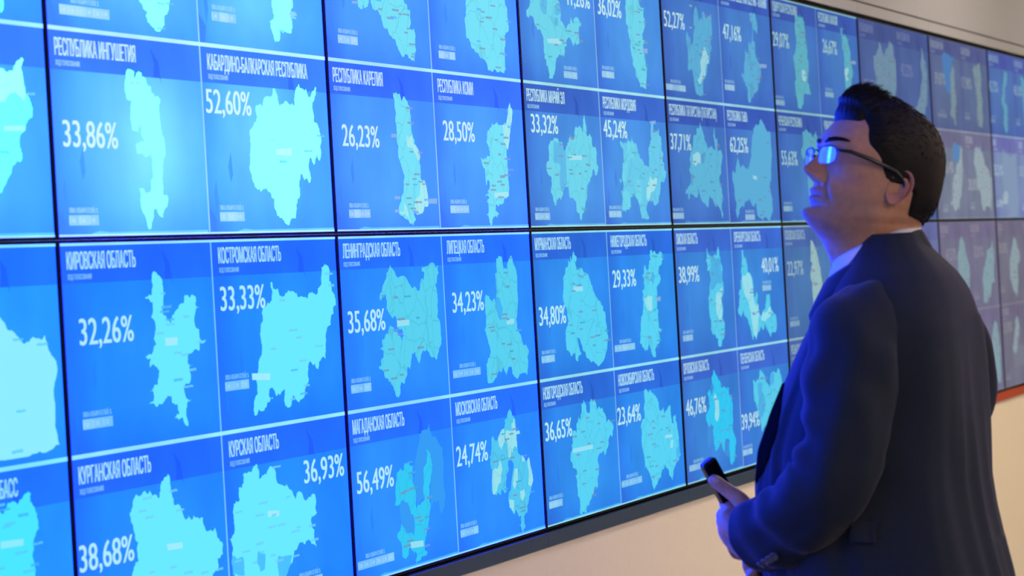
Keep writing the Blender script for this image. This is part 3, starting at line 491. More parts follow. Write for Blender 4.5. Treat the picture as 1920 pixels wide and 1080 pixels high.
# ------------------------------------------------------------------ the man
from mathutils.bvhtree import BVHTree
from mathutils import geometry
DIST = 5.3                                               # distance of his head from the lens
def loc(px, py, b=0.0):
    """his own frame: x to the right of the line of sight, y away along it, z up from the floor"""
    Z = DIST + b; x, y = px - 960, 540 - py
    return Vector(((.99845 * x + .05564 * y) * Z / FPX, b, CAM.z + PIT * Z + (-.05564 * x + .99845 * y) * Z / FPX))
MAN_YAW = -YAW
man_base = CAM + Vector((math.sin(YAW), math.cos(YAW), 0)) * DIST; man_base.z = 0
STAND = loc(1655, 900, 0.0); STAND.z = 0
MAN = empty('person', man_base + Vector((_r.x * STAND.x, _r.y * STAND.x, 0)), (0, 0, MAN_YAW))
tag(MAN, 'man in dark suit and glasses looking up at the displays, holding a phone', 'person')
def P(px, py, b=0.0): return loc(px, py, b) - STAND       # same, from the point he stands on
def mm_mesh(name, vs, fs, mats, parent, smooth=True, cols=None, fmat=None):
    me = bpy.data.meshes.new(name); me.from_pydata([tuple(v) for v in vs], [], fs)
    for m in (mats if isinstance(mats, (list, tuple)) else [mats]): me.materials.append(m)
    if smooth: me.polygons.foreach_set('use_smooth', [True] * len(me.polygons))
    if cols is not None:
        at = me.color_attributes.new('Col', 'FLOAT_COLOR', 'POINT')
        at.data.foreach_set('color', np.concatenate([cols, np.ones((len(cols), 1))], 1).astype(np.float32).ravel())
    if fmat is not None: me.polygons.foreach_set('material_index', fmat)
    bm = bmesh.new(); bm.from_mesh(me); bmesh.ops.recalc_face_normals(bm, faces=bm.faces); bm.to_mesh(me); bm.free()
    me.update()
    o = bpy.data.objects.new(name, me); COL.objects.link(o); o.parent = parent
    return o
def ss(x, a, b):
    t = np.clip((np.asarray(x, float) - a) / (b - a), 0, 1); return t * t * (3 - 2 * t)
def G(x, m, s): return np.exp(-((np.asarray(x, float) - m) / s) ** 2)
def grid_faces(n, m, wrap=True):
    f = []
    for i in range(n - 1):
        for j in range(m if wrap else m - 1):
            k = (j + 1) % m; f.append((i * m + j, i * m + k, (i + 1) * m + k, (i + 1) * m + j))
    return f

# --- materials
def skin_material():
    m = mat('skin', (.5, .3, .22), 0.45, spec=0.45); nt = m.node_tree; b = nt.nodes['Principled BSDF']
    at = nt.nodes.new('ShaderNodeAttribute'); at.attribute_name = 'Col'
    nz = nt.nodes.new('ShaderNodeTexNoise'); nz.inputs['Scale'].default_value = 90; nz.inputs['Detail'].default_value = 5
    tc = nt.nodes.new('ShaderNodeTexCoord'); nt.links.new(tc.outputs['Object'], nz.inputs['Vector'])
    rp = nt.nodes.new('ShaderNodeMapRange'); rp.inputs[1].default_value = .3; rp.inputs[2].default_value = .7; rp.inputs[3].default_value = .9; rp.inputs[4].default_value = 1.08
    nt.links.new(nz.outputs['Fac'], rp.inputs[0])
    mx = nt.nodes.new('ShaderNodeVectorMath'); mx.operation = 'SCALE'
    nt.links.new(at.outputs['Color'], mx.inputs[0]); nt.links.new(rp.outputs[0], mx.inputs['Scale']); nt.links.new(mx.outputs[0], b.inputs['Base Color'])
    bp = nt.nodes.new('ShaderNodeBump'); bp.inputs['Strength'].default_value = .12; bp.inputs['Distance'].default_value = .001
    nz2 = nt.nodes.new('ShaderNodeTexNoise'); nz2.inputs['Scale'].default_value = 900; nt.links.new(tc.outputs['Object'], nz2.inputs['Vector'])
    nt.links.new(nz2.outputs['Fac'], bp.inputs['Height']); nt.links.new(bp.outputs['Normal'], b.inputs['Normal'])
    b.inputs['Subsurface Weight'].default_value = .15; b.inputs['Subsurface Radius'].default_value = (.012, .005, .003); b.inputs['Subsurface Scale'].default_value = .6
    return m
M_skin = skin_material()
def cloth(name, col, col2, scale, rough=.85, sheen=.3, spec=.25):
    m = mat(name, col, rough, spec=spec); nt = m.node_tree; b = nt.nodes['Principled BSDF']
    tc = nt.nodes.new('ShaderNodeTexCoord'); mp = nt.nodes.new('ShaderNodeMapping'); nt.links.new(tc.outputs['Object'], mp.inputs['Vector'])
    mp.inputs['Scale'].default_value = (scale, scale, scale * .12)
    nz = nt.nodes.new('ShaderNodeTexNoise'); nz.inputs['Scale'].default_value = 1; nz.inputs['Detail'].default_value = 3; nt.links.new(mp.outputs[0], nz.inputs['Vector'])
    mx = nt.nodes.new('ShaderNodeMix'); mx.data_type = 'RGBA'; mx.inputs['A'].default_value = (*col, 1); mx.inputs['B'].default_value = (*col2, 1)
    nt.links.new(nz.outputs['Fac'], mx.inputs['Factor']); nt.links.new(mx.outputs['Result'], b.inputs['Base Color'])
    bp = nt.nodes.new('ShaderNodeBump'); bp.inputs['Strength'].default_value = .25; bp.inputs['Distance'].default_value = .0008
    nt.links.new(nz.outputs['Fac'], bp.inputs['Height']); nt.links.new(bp.outputs['Normal'], b.inputs['Normal'])
    b.inputs['Sheen Weight'].default_value = sheen; b.inputs['Sheen Roughness'].default_value = .4
    return m
M_suit = cloth('suit_wool', (.012, .018, .031), (.018, .027, .045), 700, sheen=.12)
M_front_black = mat('suit_front_black', (.006, .006, .008), 1.0, spec=0)
M_shirt = mat('shirt_cotton', (.72, .74, .78), .8, bump=.2, vscale=300)
M_hair = mat('hair_dark', (.007, .006, .0055), .55, spec=.2)
M_frame_g = mat('glasses_frame', (.010, .010, .012), .3)
M_phone = mat('phone_black', (.008, .008, .009), .25)

# --- head: rings from crown to the foot of the neck, millimetres, origin between the ears, x to the face, z up
KEY = [ # front x, front z, back x, back z, half width, roundness in front
 (8,133,-18,133,2,2.2),(22,131.5,-32,131.5,22,2.2),(38,128,-48,128,37,2.2),(58,119,-68,119,52,2.2),(74,106,-84,106,62,2.25),(84,93,-93,93,68,2.3),(92,80,-99,80,71.5,2.35),
 (96.5,71,-102,71,73,2.4),(99.5,60,-105,60,74.5,2.45),(100,51,-106,51,75,2.5),(97,42,-107,43,75,2.5),(93.5,30,-108,33,74,2.4),(92.5,15,-108,20,72,2.25),
 (92.5,0,-108,8,70.5,2.15),(93.5,-10,-107,0,69,2.1),(95,-18,-106,-5,68,2.05),(96.5,-25,-105,-9,67,2.0),(97,-32,-103,-13,66,1.98),(96,-41,-100,-17,64,1.95),
 (95,-52,-97,-22,63,1.92),(95.5,-60,-95,-26,62,1.92),(96,-67,-93.5,-30,60,1.92),(94,-75,-93,-34,56,1.95),(86,-82,-93,-39,55,2.0),(74,-88,-93.5,-44,53,2.1),(61,-97,-95,-50,51,2.2),(50,-108,-97,-56,51,2.2),
 (38,-123,-99,-66,52,2.2),(24,-143,-102,-82,55,2.2),(12,-170,-108,-104,63,2.2),(4,-200,-114,-134,66,2.2)]
KEY = np.array(KEY, float)
NR, NT = 190, 236
tk = np.concatenate([[0], np.cumsum(np.hypot(np.diff(KEY[:, 0]), np.diff(KEY[:, 1])) + 2)])
ts = np.linspace(0, tk[-1], NR)
R_ = np.stack([np.interp(ts, tk, KEY[:, i]) for i in range(6)], 1)
for _ in range(5):
    R_[1:-1] = .25 * R_[:-2] + .5 * R_[1:-1] + .25 * R_[2:]
tt = np.linspace(-1, 1, NT, endpoint=False); th = np.pi * np.sign(tt) * np.abs(tt) ** 1.45
def head_base():
    ct, st = np.cos(th), np.sin(th)
    V = np.zeros((NR, NT, 3))
    for i in range(NR):
        xf, zf, xb, zb, w_, n = R_[i]
        e = np.where(ct >= 0, 2 / n, 2 / 2.2)
        u = np.sign(ct) * np.abs(ct) ** e; y = w_ * np.sign(st) * np.abs(st) ** e
        V[i, :, 0] = (xf + xb) / 2 + (xf - xb) / 2 * u
        V[i, :, 1] = y
        V[i, :, 2] = (zf + zb) / 2 + (zf - zb) / 2 * u
    return V
HB = head_base()
def face(V):
    V = V.copy(); x, y, z = V[..., 0], V[..., 1], V[..., 2]; ay = np.abs(y)
    front = ss(x, 20, 60)
    # nose
    zk = [-16, -13.5, -12, -8, -4, 0, 3, 7, 12, 18, 24, 31, 37, 42, 47, 55]
    nk = [0, 1.5, 4, 15, 24, 30, 31.8, 31, 27.5, 22.5, 17.5, 12, 7.5, 4, 1.5, 0]
    wk = [15, 17, 18, 19, 19, 18.5, 18, 17, 15, 13.5, 12, 11, 11, 12, 14, 14]
    n = np.interp(z, zk, nk); wn = np.interp(z, zk, wk)
    q = np.clip(ay / wn, 0, 1)
    d = n * (.5 + .5 * np.cos(np.pi * q)) ** .85 * (x > 40)
    d += 8.0 * G(ay, 12.5, 5.0) * G(z, -3.5, 6.5) * front
    d -= 3.5 * G(ay, 20.5, 2.6) * G(z, -2, 8) * front
    d -= 6.0 * G(ay, 6.5, 3.2) * G(z, -11.5, 2.6) * front          # nostrils
    # eyes, brow
    d += front * (-7.5 * G(ay, 28, 11) * G(z, 34, 8) + 5.8 * G(ay, 31, 11) * G(z, 33, 6) - 4 * G(ay, 13, 6) * G(z, 37, 8))
    d += front * (3.4 * G(ay, 22, 18) * G(z, 51, 6.5) - 1.5 * G(ay, 31, 11) * G(z, 40.5, 1.8))
    # lips, mouth, chin
    cup = 1 - .25 * G(y, 0, 3)
    ml = -30.4 - .011 * y * y
    d += front * (8.0 * G(z, -24.0 - .006 * y * y, 4.4) * G(y, 0, 17) * cup - 6.0 * G(z, ml, 1.8) * G(y, 0, 20) + 6.2 * G(z, -37.6 - .006 * y * y, 4.2) * G(y, 0, 15) - 6.5 * G(z, -49, 4.2) * G(y, 0, 22))
    d += front * (13.0 * G(z, -63, 11) * G(y, 0, 20) - 2.2 * G(ay, 25, 4) * G(z, -32, 5))
    # fold from nose to mouth corner, cheek
    fl = 17.5 + (-1 - z) * .38
    d += front * (-3.8 * G(ay, fl, 3.2) * ss(z, -46, -31) * (1 - ss(z, -7, 6)) + 3.2 * G(ay, fl + 9, 9) * G(z, -18, 14))
    d += front * (3.0 * G(ay, 48, 13) * G(z, 13, 12))
    V[..., 0] += d
    side = np.sign(y)
    V[..., 1] += side * (2.6 * G(x, 52, 22) * G(z, 10, 11) + 3.0 * G(x, 8, 20) * G(z, -52, 16) - 2.2 * G(x, 60, 20) * G(z, -30, 16) - 2.5 * G(x, 55, 18) * G(z, 62, 18))
    # sinew of the turned neck
    V[..., 1] += side * 3.2 * ss(-z, 70, 100) * G(x, -20 + (-z - 80) * .5, 11) * (ay > 25)
    V[..., 0] += 5 * G(z, -112, 9) * G(y, 0, 11) * ss(x, 20, 40)       # throat
    return V
HV = face(HB)
PITCH, FACE_YAW = math.radians(18), math.radians(20)
HEAD_O = P(1662, 357, 0) + Vector((-.0239, .0, 0))
_hf = Vector((-math.cos(FACE_YAW), -math.sin(FACE_YAW), 0)); _hl = Vector((math.sin(FACE_YAW), -math.cos(FACE_YAW), 0))
HXv = _hf * math.cos(PITCH) + Vector((0, 0, 1)) * math.sin(PITCH); HZv = -_hf * math.sin(PITCH) + Vector((0, 0, 1)) * math.cos(PITCH)
HM = np.array([HXv[:], _hl[:], HZv[:]])                   # rows: head axes in his frame
def to_man(v): return (np.asarray(v, float).reshape(-1, 3) / 1000) @ HM + np.array(HEAD_O[:])
SK = np.array((.52, .27, .165))
def head_colors(V):
    x, y, z = V[..., 0].ravel(), V[..., 1].ravel(), V[..., 2].ravel(); ay = np.abs(y)
    c = np.tile(SK, (len(x), 1))
    def blend(c, col, k): return c * (1 - k[:, None]) + np.array(col) * k[:, None]
    lip = (G(z, -25.5, 4.2) * G(y, 0, 19) + G(z, -36.5, 4.5) * G(y, 0, 17)) * (x > 90)
    c = blend(c, (.36, .13, .10), np.clip(lip, 0, 1) * .75)
    st = ss(-z, 12, 34) * ss(x, -5, 35) * (1 - ss(-z, 92, 112))       # shaven beard
    c = blend(c, (.27, .17, .13), st * .55 * (1 - np.clip(lip, 0, 1)))
    c = blend(c, (.52, .19, .13), .45 * G(z, 1, 11) * G(y, 0, 20) * (x > 95))
    c = blend(c, (.50, .20, .13), .35 * G(z, 5, 18) * G(ay, 48, 16) * (x > 20))
    return c
hv = to_man(HV); n0 = len(hv)
faces = grid_faces(NR, NT); top = len(hv)
hv = np.concatenate([hv, to_man([HV[0].mean(0)]), to_man([HV[-1].mean(0)])])
faces += [(top, (j + 1) % NT, j) for j in range(NT)] + [(top + 1, (NR - 1) * NT + j, (NR - 1) * NT + (j + 1) % NT) for j in range(NT)]
hc = np.concatenate([head_colors(HV), SK[None], SK[None]])
body_parts = [(hv, faces, hc)]

# --- ears
def ear(sgn):
    na, nr = 72, 26; vs = []; 
    for layer in range(nr + 6):
        for j in range(na):
            a = 2 * math.pi * j / na                              # 0 = back, 90 = up
            ca, sa = math.cos(a), math.sin(a)
            ru = 18.5 * (1 + .10 * sa - .16 * (sa < 0) * abs(sa) ** 2); rv = 31 if sa > 0 else 30
            if layer <= nr:
                r = layer / nr
                u, v = ru * r * ca, rv * r * sa
                rim = 5.2 * G(r, .93, .075) * (1 if ca > -.62 or sa > .2 else .25) * (1 - .75 * ss(-sa, .45, .9))
                h = rim - 3.0 * G(r, .77, .07) * ss(ca, -.5, .2) * (sa > -.6) + 4.6 * G(r, .56 - .05 * sa, .09) * ss(ca, -.7, .1) * (1 - ss(-sa, .5, .85))
                cu, cv = u + 5.5, v + 3.0
                h -= 14 * math.exp(-(cu / 9) ** 2 - (cv / 11.5) ** 2)
                h += 4.5 * math.exp(-((u + 15) / 3.2) ** 2 - ((v + 4) / 5) ** 2)      # tragus
                h += 2.5 * math.exp(-((u + 3) / 5) ** 2 - ((v + 14) / 4) ** 2)        # antitragus
                h = float(h)
            else:
                t = (layer - nr) / 6; r = 1 - .45 * t ** 2
                u, v = ru * r * ca, rv * r * sa; h = -1 - 15 * t
            flare = 9.5 * (u + 18) / 36 * (1 if layer <= nr else 1 - .8 * (layer - nr) / 6)
            vs.append((u, v, h + flare))
    out = []; tl = math.radians(17); ct, st = math.cos(tl), math.sin(tl)
    for u, v, h in vs:
        ub, vb = u * ct + v * st, -u * st + v * ct                 # lean back
        out.append((-10 - ub, sgn * (70.5 + h), 5 + vb))
    f = grid_faces(nr + 7 - 1, na)
    if sgn < 0: f = [tuple(reversed(q)) for q in f]
    col = np.tile(np.array((.52, .235, .16)), (len(out), 1))
    return to_man(out), f, col
body_parts += [ear(1), ear(-1)]

# --- limbs and hands: chains of joints grown to a surface
def grow(chains, voxel, smooth_it=4, sub=2):
    """chains: lists of (point, radius); returns one continuous closed surface"""
    objs = []
    for ch in chains:
        me = bpy.data.meshes.new('chain'); me.from_pydata([tuple(p) for p, r in ch], [(i, i + 1) for i in range(len(ch) - 1)], [])
        o = bpy.data.objects.new('chain', me); COL.objects.link(o)
        o.modifiers.new('s', 'SKIN'); 
        for i, (p, r) in enumerate(ch):
            rr = r if isinstance(r, tuple) else (r, r)
            me.skin_vertices[0].data[i].radius = rr
        me.skin_vertices[0].data[0].use_root = True
        sb = o.modifiers.new('u', 'SUBSURF'); sb.levels = sub; objs.append(o)
    dg = bpy.context.evaluated_depsgraph_get(); vs, fs = [], []
    for o in objs:
        me = o.evaluated_get(dg).to_mesh(); n = len(vs)
        vs += [v.co[:] for v in me.vertices]; fs += [tuple(i + n for i in p.vertices) for p in me.polygons]
        o.evaluated_get(dg).to_mesh_clear()
    for o in objs: bpy.data.objects.remove(o)
    me = bpy.data.meshes.new('grown'); me.from_pydata(vs, [], fs); o = bpy.data.objects.new('grown', me); COL.objects.link(o)
    rm = o.modifiers.new('r', 'REMESH'); rm.mode = 'VOXEL'; rm.voxel_size = voxel
    if smooth_it:
        sm = o.modifiers.new('m', 'SMOOTH'); sm.factor = .5; sm.iterations = smooth_it
    dg = bpy.context.evaluated_depsgraph_get(); m2 = o.evaluated_get(dg).to_mesh()
    vs = np.array([v.co[:] for v in m2.vertices]); fs = [tuple(p.vertices) for p in m2.polygons]
    o.evaluated_get(dg).to_mesh_clear(); bpy.data.objects.remove(o)
    return vs, fs
F2 = math.radians(20)
BF = Vector((-math.cos(F2), math.sin(F2), 0)); BL = Vector((-math.sin(F2), -math.cos(F2), 0))   # his front, his left
def hand_left():
    p = P
    ch = [
     [(p(1440,1020,-.055), .025), (p(1412,1005,-.035), .026), (p(1386,990,-.014), (.030, .024)), (p(1366,975,.004), (.028, .022)), (p(1358,962,.012), .018)],
     [(p(1392,1000,-.010), .022), (p(1372,1000,.006), .022), (p(1362,1003,.014), .016)],
     [(p(1410,985,-.034), .017), (p(1402,957,-.034), .0165), (p(1386,934,-.027), .0150), (p(1368,922,-.020), .0122), (p(1350,909,-.015), .0118), (p(1336,898,-.011), .0100), (p(1331,893,-.010), .0070)],
     [(p(1381,965,.004), .014), (p(1366,953,.010), .0118), (p(1357,942,.036), .0100), (p(1365,930,.054), .0092), (p(1379,928,.056), .0080)],
     [(p(1381,980,.006), .014), (p(1361,971,.012), .0122), (p(1352,967,.040), .0104), (p(1360,957,.062), .0096), (p(1377,954,.062), .0082)],
     [(p(1383,996,.006), .014), (p(1363,992,.012), .0118), (p(1355,993,.040), .0100), (p(1363,985,.060), .0094), (p(1379,981,.058), .0080)],
     [(p(1391,1010,.000), .013), (p(1374,1014,.008), .0108), (p(1372,1026,.026), .0092), (p(1377,1040,.036), .0086), (p(1395,1044,.028), .0076)],
     [(p(1366,975,.006), .020), (p(1364,996,.006), .019), (p(1374,1014,.000), .0175), (p(1392,1030,-.014), .017), (p(1410,1036,-.03), .018)],
     [(p(1380,962,-.010), .018), (p(1372,985,-.004), .020), (p(1384,1005,-.008), .020)]]
    return grow(ch, .0020, 3)
def hand_right():
    p = P
    ch = [
     [(p(1490,1130,.09), .026), (p(1462,1112,.07), .026), (p(1440,1098,.045), (.030, .024)), (p(1424,1090,.025), .022)],
     [(p(1430,1092,.03), .014), (p(1414,1078,.012), .0115), (p(1402,1066,.000), .0100), (p(1400,1052,-.002), .0090), (p(1402,1042,.006), .008)],
     [(p(1434,1098,.03), .014), (p(1416,1092,.008), .0118), (p(1406,1083,-.010), .0102), (p(1412,1072,-.018), .0092), (p(1424,1068,-.020), .008)],
     [(p(1438,1106,.03), .014), (p(1420,1106,.008), .0115), (p(1412,1100,-.012), .0100), (p(1422,1090,-.020), .0090), (p(1434,1086,-.020), .008)],
     [(p(1444,1112,.03), .013), (p(1428,1120,.010), .0105), (p(1420,1116,-.008), .0092), (p(1430,1106,-.016), .0082), (p(1440,1102,-.014), .007)],
     [(p(1448,1090,.05), .015), (p(1436,1070,.052), .013), (p(1424,1052,.048), .0115), (p(1412,1040,.040), .0095)]]
    return grow(ch, .0024, 3)
def flesh(vs, redden=0):
    c = np.tile(SK * np.array((1.0, .96, .98)), (len(vs), 1)); return c
hl_v, hl_f = hand_left(); body_parts.append((hl_v, hl_f, flesh(hl_v)))
hr_v, hr_f = hand_right(); body_parts.append((hr_v, hr_f, flesh(hr_v)))
# trunk, arms and legs under the clothes
hipc = P(1660, 1120, 0); hipc.z = .93
def up(v, dz): return v + Vector((0, 0, dz))
legs = []
for s in (1, -1):
    hp = hipc + BL * (.095 * s); kn = hp + BF * .015; kn.z = .50; an = hp + BL * .02 * s - BF * .01; an.z = .09
    legs.append((hp, kn, an))
core = [
 [(hipc, .115), (up(hipc, .12), .12), (P(1650, 900), .135), (P(1660, 760), .125), (P(1672, 640), .10), (P(1674, 570), .075), (P(1668, 500), .058), (P(1662, 455), .055)],
 [(P(1655, 590, -.10), .05), (P(1600, 625, -.16), .052), (P(1590, 740, -.19), .048), (P(1562, 900, -.195), .040), (P(1500, 955, -.14), .038), (P(1440, 990, -.075), .030), (P(1412, 1003, -.036), .026)],
 [(P(1700, 600, .10), .045), (P(1745, 640, .17), .045), (P(1768, 700, .19), .04), (P(1775, 740, .195), .040), (P(1740, 810, .19), .038), (P(1630, 940, .165), .036), (P(1535, 1055, .128), .028), (P(1475, 1110, .08), .025)]]
for hp, kn, an in legs:
    core.append([(hp, .085), (hp * .5 + kn * .5, .075), (kn, .055), (kn * .6 + an * .4, .055), (an, .038), (an + BF * .12 + Vector((0, 0, -.055)), .03)])
cv, cf = grow(core, .007, 3); body_parts.append((cv, cf, flesh(cv)))
def join_parts(parts):
    V, F, C = [], [], []; n = 0
    for v, f, c in parts:
        V.append(v); C.append(c); F += [tuple(i + n for i in q) for q in f]; n += len(v)
    return np.concatenate(V), F, np.concatenate(C)
bv, bf, bc = join_parts(body_parts)
BODY = mm_mesh('body', bv, bf, M_skin, MAN, cols=bc)

# --- eyes, brows
def ball(center, r, n=20, m=28):
    vs = []; 
    for i in range(n + 1):
        a = math.pi * i / n
        for j in range(m):
            q = 2 * math.pi * j / m; vs.append((center[0] + r * math.cos(a), center[1] + r * math.sin(a) * math.cos(q), center[2] + r * math.sin(a) * math.sin(q)))
    return vs, grid_faces(n + 1, m)
M_eye = mat('eye_white', (.75, .74, .72), .2); M_iris = mat('iris', (.02, .03, .035), .15)
for s in (1, -1):
    vs, fs = ball((74.5, 30 * s, 33.5), 11.5)
    fm = [1 if vs[f[0]][0] > 74.5 + 11.5 * .88 else 0 for f in fs]
    mm_mesh('eye', to_man(vs), fs, [M_eye, M_iris], MAN, fmat=fm)
HEAD_BVH = BVHTree.FromPolygons([tuple(v) for v in HV.reshape(-1, 3)], grid_faces(NR, NT))
def on_face(y, z):
    h = HEAD_BVH.ray_cast(Vector((200, y, z)), Vector((-1, 0, 0))); return h[0], (h[1] if h[1] is None or h[1].x > 0 else -h[1])
rndh = random.Random(4)
for s in (1, -1):
    vs, fs = [], []
    for k in range(25):
        t = k / 24; yy = 9 + 43 * t; zc = 53.5 + 5 * math.sin(t * 2.2); hw = 5.2 * (1 - .75 * t ** 2) * min(1, .45 + 4 * t)
        for q in (-1, -.4, .4, 1):
            hit, nr = on_face(s * yy, zc + hw * q); vs.append(hit + nr * (1.8 if abs(q) < .9 else -.3))
    fs = grid_faces(25, 4, wrap=False)
    for k in range(320):
        t = rndh.random(); y0 = 11 + 37 * t; z0 = 53.5 + 5 * math.sin(t * 2.2) + rndh.uniform(-3.2, 3.2) * (1 - .5 * t)
        hit, nr = on_face(s * y0, z0)
        if hit is None: continue
        a = hit + nr * .2; d = Vector((-.25, s * (.75 + .2 * t), .45 - .5 * t)).normalized(); e_ = a + d * rndh.uniform(5, 8) + nr * 2.4
        wv = d.cross(nr).normalized() * .5; n = len(vs)
        vs += [a + wv, a - wv, a + nr * .6, e_]; fs += [(n, n + 1, n + 3), (n + 1, n + 2, n + 3), (n + 2, n, n + 3)]
    mm_mesh('eyebrow', to_man([v[:] for v in vs]), fs, M_hair, MAN)

# --- hair: short at the sides, swept up in front
def hair_mask(V):
    x, y, z = V[..., 0], V[..., 1], V[..., 2]; ay = np.abs(y)
    zk = [-60, -36, -30, -20, 5, 11, 13, 25, 41, 60, 75, 88, 101, 120]; xk = [-400, -200, -40, -38, -36, -30, 18, 27, 35, 53, 59, 61, 65, 400]
    side = xk = np.interp(z, zk, xk)
    m1 = ss(side - x, -2.5, 9.0)
    m2 = ss(z, 91, 95) * (1 - ss(ay, 40, 50))
    back = ss(z, -36, -28)
    return np.maximum(m1, m2) * back
def hair_shape(V, lift=1.0):
    x, y, z = V[..., 0], V[..., 1], V[..., 2]; ay = np.abs(y)
    m = hair_mask(V)
    c = np.stack([np.full_like(x, -5), np.zeros_like(x), np.clip(z, -20, 45)], -1); nrm = V - c; nrm /= np.linalg.norm(nrm, axis=-1, keepdims=True)
    th_ = 4.5 + 2.5 * ss(z, 30, 90) + 3 * ss(z, 95, 130) - 2.2 * (1 - ss(z, -30, 15))
    zk = [-60, 11, 13, 25, 41, 60, 75, 88, 101, 120]; dist = np.interp(z, zk, [300, 300, 15, 21, 29, 49, 56, 59, 64, 400]) - x
    th_ = th_ * (.18 + .82 * ss(dist, 0, 30))
    D = nrm * (th_ * m - 3.0 * (1 - m))[..., None]
    q = ss(x, 5, 74) * ss(z, 84, 108) * (1 - .55 * ss(ay, 22, 52)) * m
    D[..., 2] += 25 * q + 9 * G(x, 12, 30) * ss(z, 100, 125) * m
    D[..., 0] += 7 * ss(x, 52, 84) * ss(z, 88, 104) * m
    D[..., 1] *= 1 - .0 * q
    return V + D, m, q
HH, hm, hq = hair_shape(HB)
nzv = np.zeros(HH.shape[:2])
for i in range(NR):
    for j in range(NT):
        if hm[i, j] > .3:
            p = HH[i, j]; cx = mnoise.noise(Vector((p[0] * .018, p[1] * .17, p[2] * .03))) + .6 * mnoise.noise(Vector((p[0] * .03, p[1] * .42, p[2] * .05 + 7)))
            nzv[i, j] = cx
HH[..., 2] += nzv * (1.0 + 4.2 * hq); HH[..., 0] += nzv * 2.0 * hq
keep = hm > .02
fs = [f for f in grid_faces(NR, NT) if any(keep.ravel()[i] for i in f)]
fs += [(NR * NT, (j + 1) % NT, j) for j in range(NT)]
hvv = np.concatenate([HH.reshape(-1, 3), HH[0].mean(0)[None]])
used = sorted({i for f in fs for i in f}); rem = {o_: n_ for n_, o_ in enumerate(used)}
shell_f = [tuple(rem[i] for i in f) for f in fs]; shell_v = hvv[used]
# locks: thin tapering strands over the shell
lk_v, lk_f = [], []
def lock(p0, p1, p2, w0):
    n0_ = len(lk_v); seg = 5
    for s_ in range(seg + 1):
        t = s_ / seg; c = p0 * (1 - t) ** 2 + p1 * 2 * t * (1 - t) + p2 * t * t; tg = (p2 - p0); tg.normalize()
        a = tg.cross(Vector((0, 1, 0)) if abs(tg.y) < .8 else Vector((1, 0, 0))).normalized(); b2 = tg.cross(a)
        w_ = w0 * (1 - t) ** .6 + .08
        for k in range(3):
            an = 2.094 * k; lk_v.append(c + (a * math.cos(an) + b2 * math.sin(an)) * w_)
    for s_ in range(seg):
        for k in range(3):
            k2 = (k + 1) % 3; q = n0_ + s_ * 3
            lk_f.append((q + k, q + k2, q + 3 + k2, q + 3 + k))
flat = HH.reshape(-1, 3); hmf = hm.ravel(); hqf = hq.ravel()
cand = np.where(hmf > .8)[0]
rndh = random.Random(11)
for _ in range(4200):
    i = int(cand[rndh.randrange(len(cand))]); p = Vector(flat[i]); q = hqf[i]
    if p.z < 60 and rndh.random() < .55: continue
    c = Vector((-5, 0, min(max(p.z, -20), 45))); nr = (p - c).normalized()
    if q > .12:
        d = Vector((-.55 + rndh.uniform(-.25, .35), rndh.uniform(-.35, .35), .75)); L_ = rndh.uniform(10, 22) * (.5 + q)
        lock(p - nr * 3, p + d * L_ * .45 + Vector((4 * q, 0, 2)), p + d * L_ + Vector((-6 * q, 0, -2)) - nr * 3 * (1 - q), rndh.uniform(.5, .95))
    else:
        back = Vector((-.75, 0, -.5 if p.x < -20 else -.12)); tg = (back - nr * back.dot(nr)).normalized() + Vector((0, rndh.uniform(-.1, .1), rndh.uniform(-.15, .15)))
        L_ = rndh.uniform(6, 13) * (1 if p.z > 60 else .6)
        lock(p - nr * 2.2, p + tg * L_ * .5 + nr * .9, p + tg * L_ - nr * .4, rndh.uniform(.4, .7))
n_ = len(shell_v)
allv = np.concatenate([shell_v, np.array([v[:] for v in lk_v])])
mm_mesh('hair', to_man(allv), shell_f + [tuple(i + n_ for i in f) for f in lk_f], M_hair, MAN)
tag(BODY.parent.children[-1] if False else bpy.data.objects['hair'], 'short dark hair swept up in front')

# --- glasses
def tube(pts, rad, seg=10, closed=False, flat=None):
    pts = [Vector(p) for p in pts]; vs = []; n = len(pts)
    for i, p in enumerate(pts):
        a = pts[(i - 1) % n] if closed or i > 0 else p; c = pts[(i + 1) % n] if closed or i < n - 1 else p
        t = (c - a).normalized(); ref = Vector((0, 0, 1)) if abs(t.z) < .9 else Vector((0, 1, 0))
        u = t.cross(ref).normalized(); v = u.cross(t); r = rad[i] if isinstance(rad, list) else rad
        for k in range(seg):
            q = 2 * math.pi * k / seg; vs.append(p + u * (r * math.cos(q) * (flat or 1)) + v * (r * math.sin(q)))
    f = grid_faces(n, seg)
    if closed: f += [((n - 1) * seg + k, (n - 1) * seg + (k + 1) % seg, (k + 1) % seg, k) for k in range(seg)]
    else: f += [tuple(range(seg))[::-1], tuple((n - 1) * seg + k for k in range(seg))]
    return vs, f
def lens_material():
    m = bpy.data.materials.new('lens_glass'); m.use_nodes = True; nt = m.node_tree; nt.nodes.clear()
    o = nt.nodes.new('ShaderNodeOutputMaterial'); mx = nt.nodes.new('ShaderNodeMixShader'); tr = nt.nodes.new('ShaderNodeBsdfTransparent'); gl = nt.nodes.new('ShaderNodeBsdfGlossy')
    tr.inputs[0].default_value = (.82, .88, .95, 1); gl.inputs['Color'].default_value = (.75, .80, 1.0, 1); gl.inputs['Roughness'].default_value = .03
    mx.inputs[0].default_value = .6
    nt.links.new(tr.outputs[0], mx.inputs[1]); nt.links.new(gl.outputs[0], mx.inputs[2]); nt.links.new(mx.outputs[0], o.inputs['Surface']); return m
M_lens = lens_material()
GLS = empty('glasses', (0, 0, 0)); GLS.parent = MAN; GLS['label'] = 'thin dark framed glasses with blue reflections'
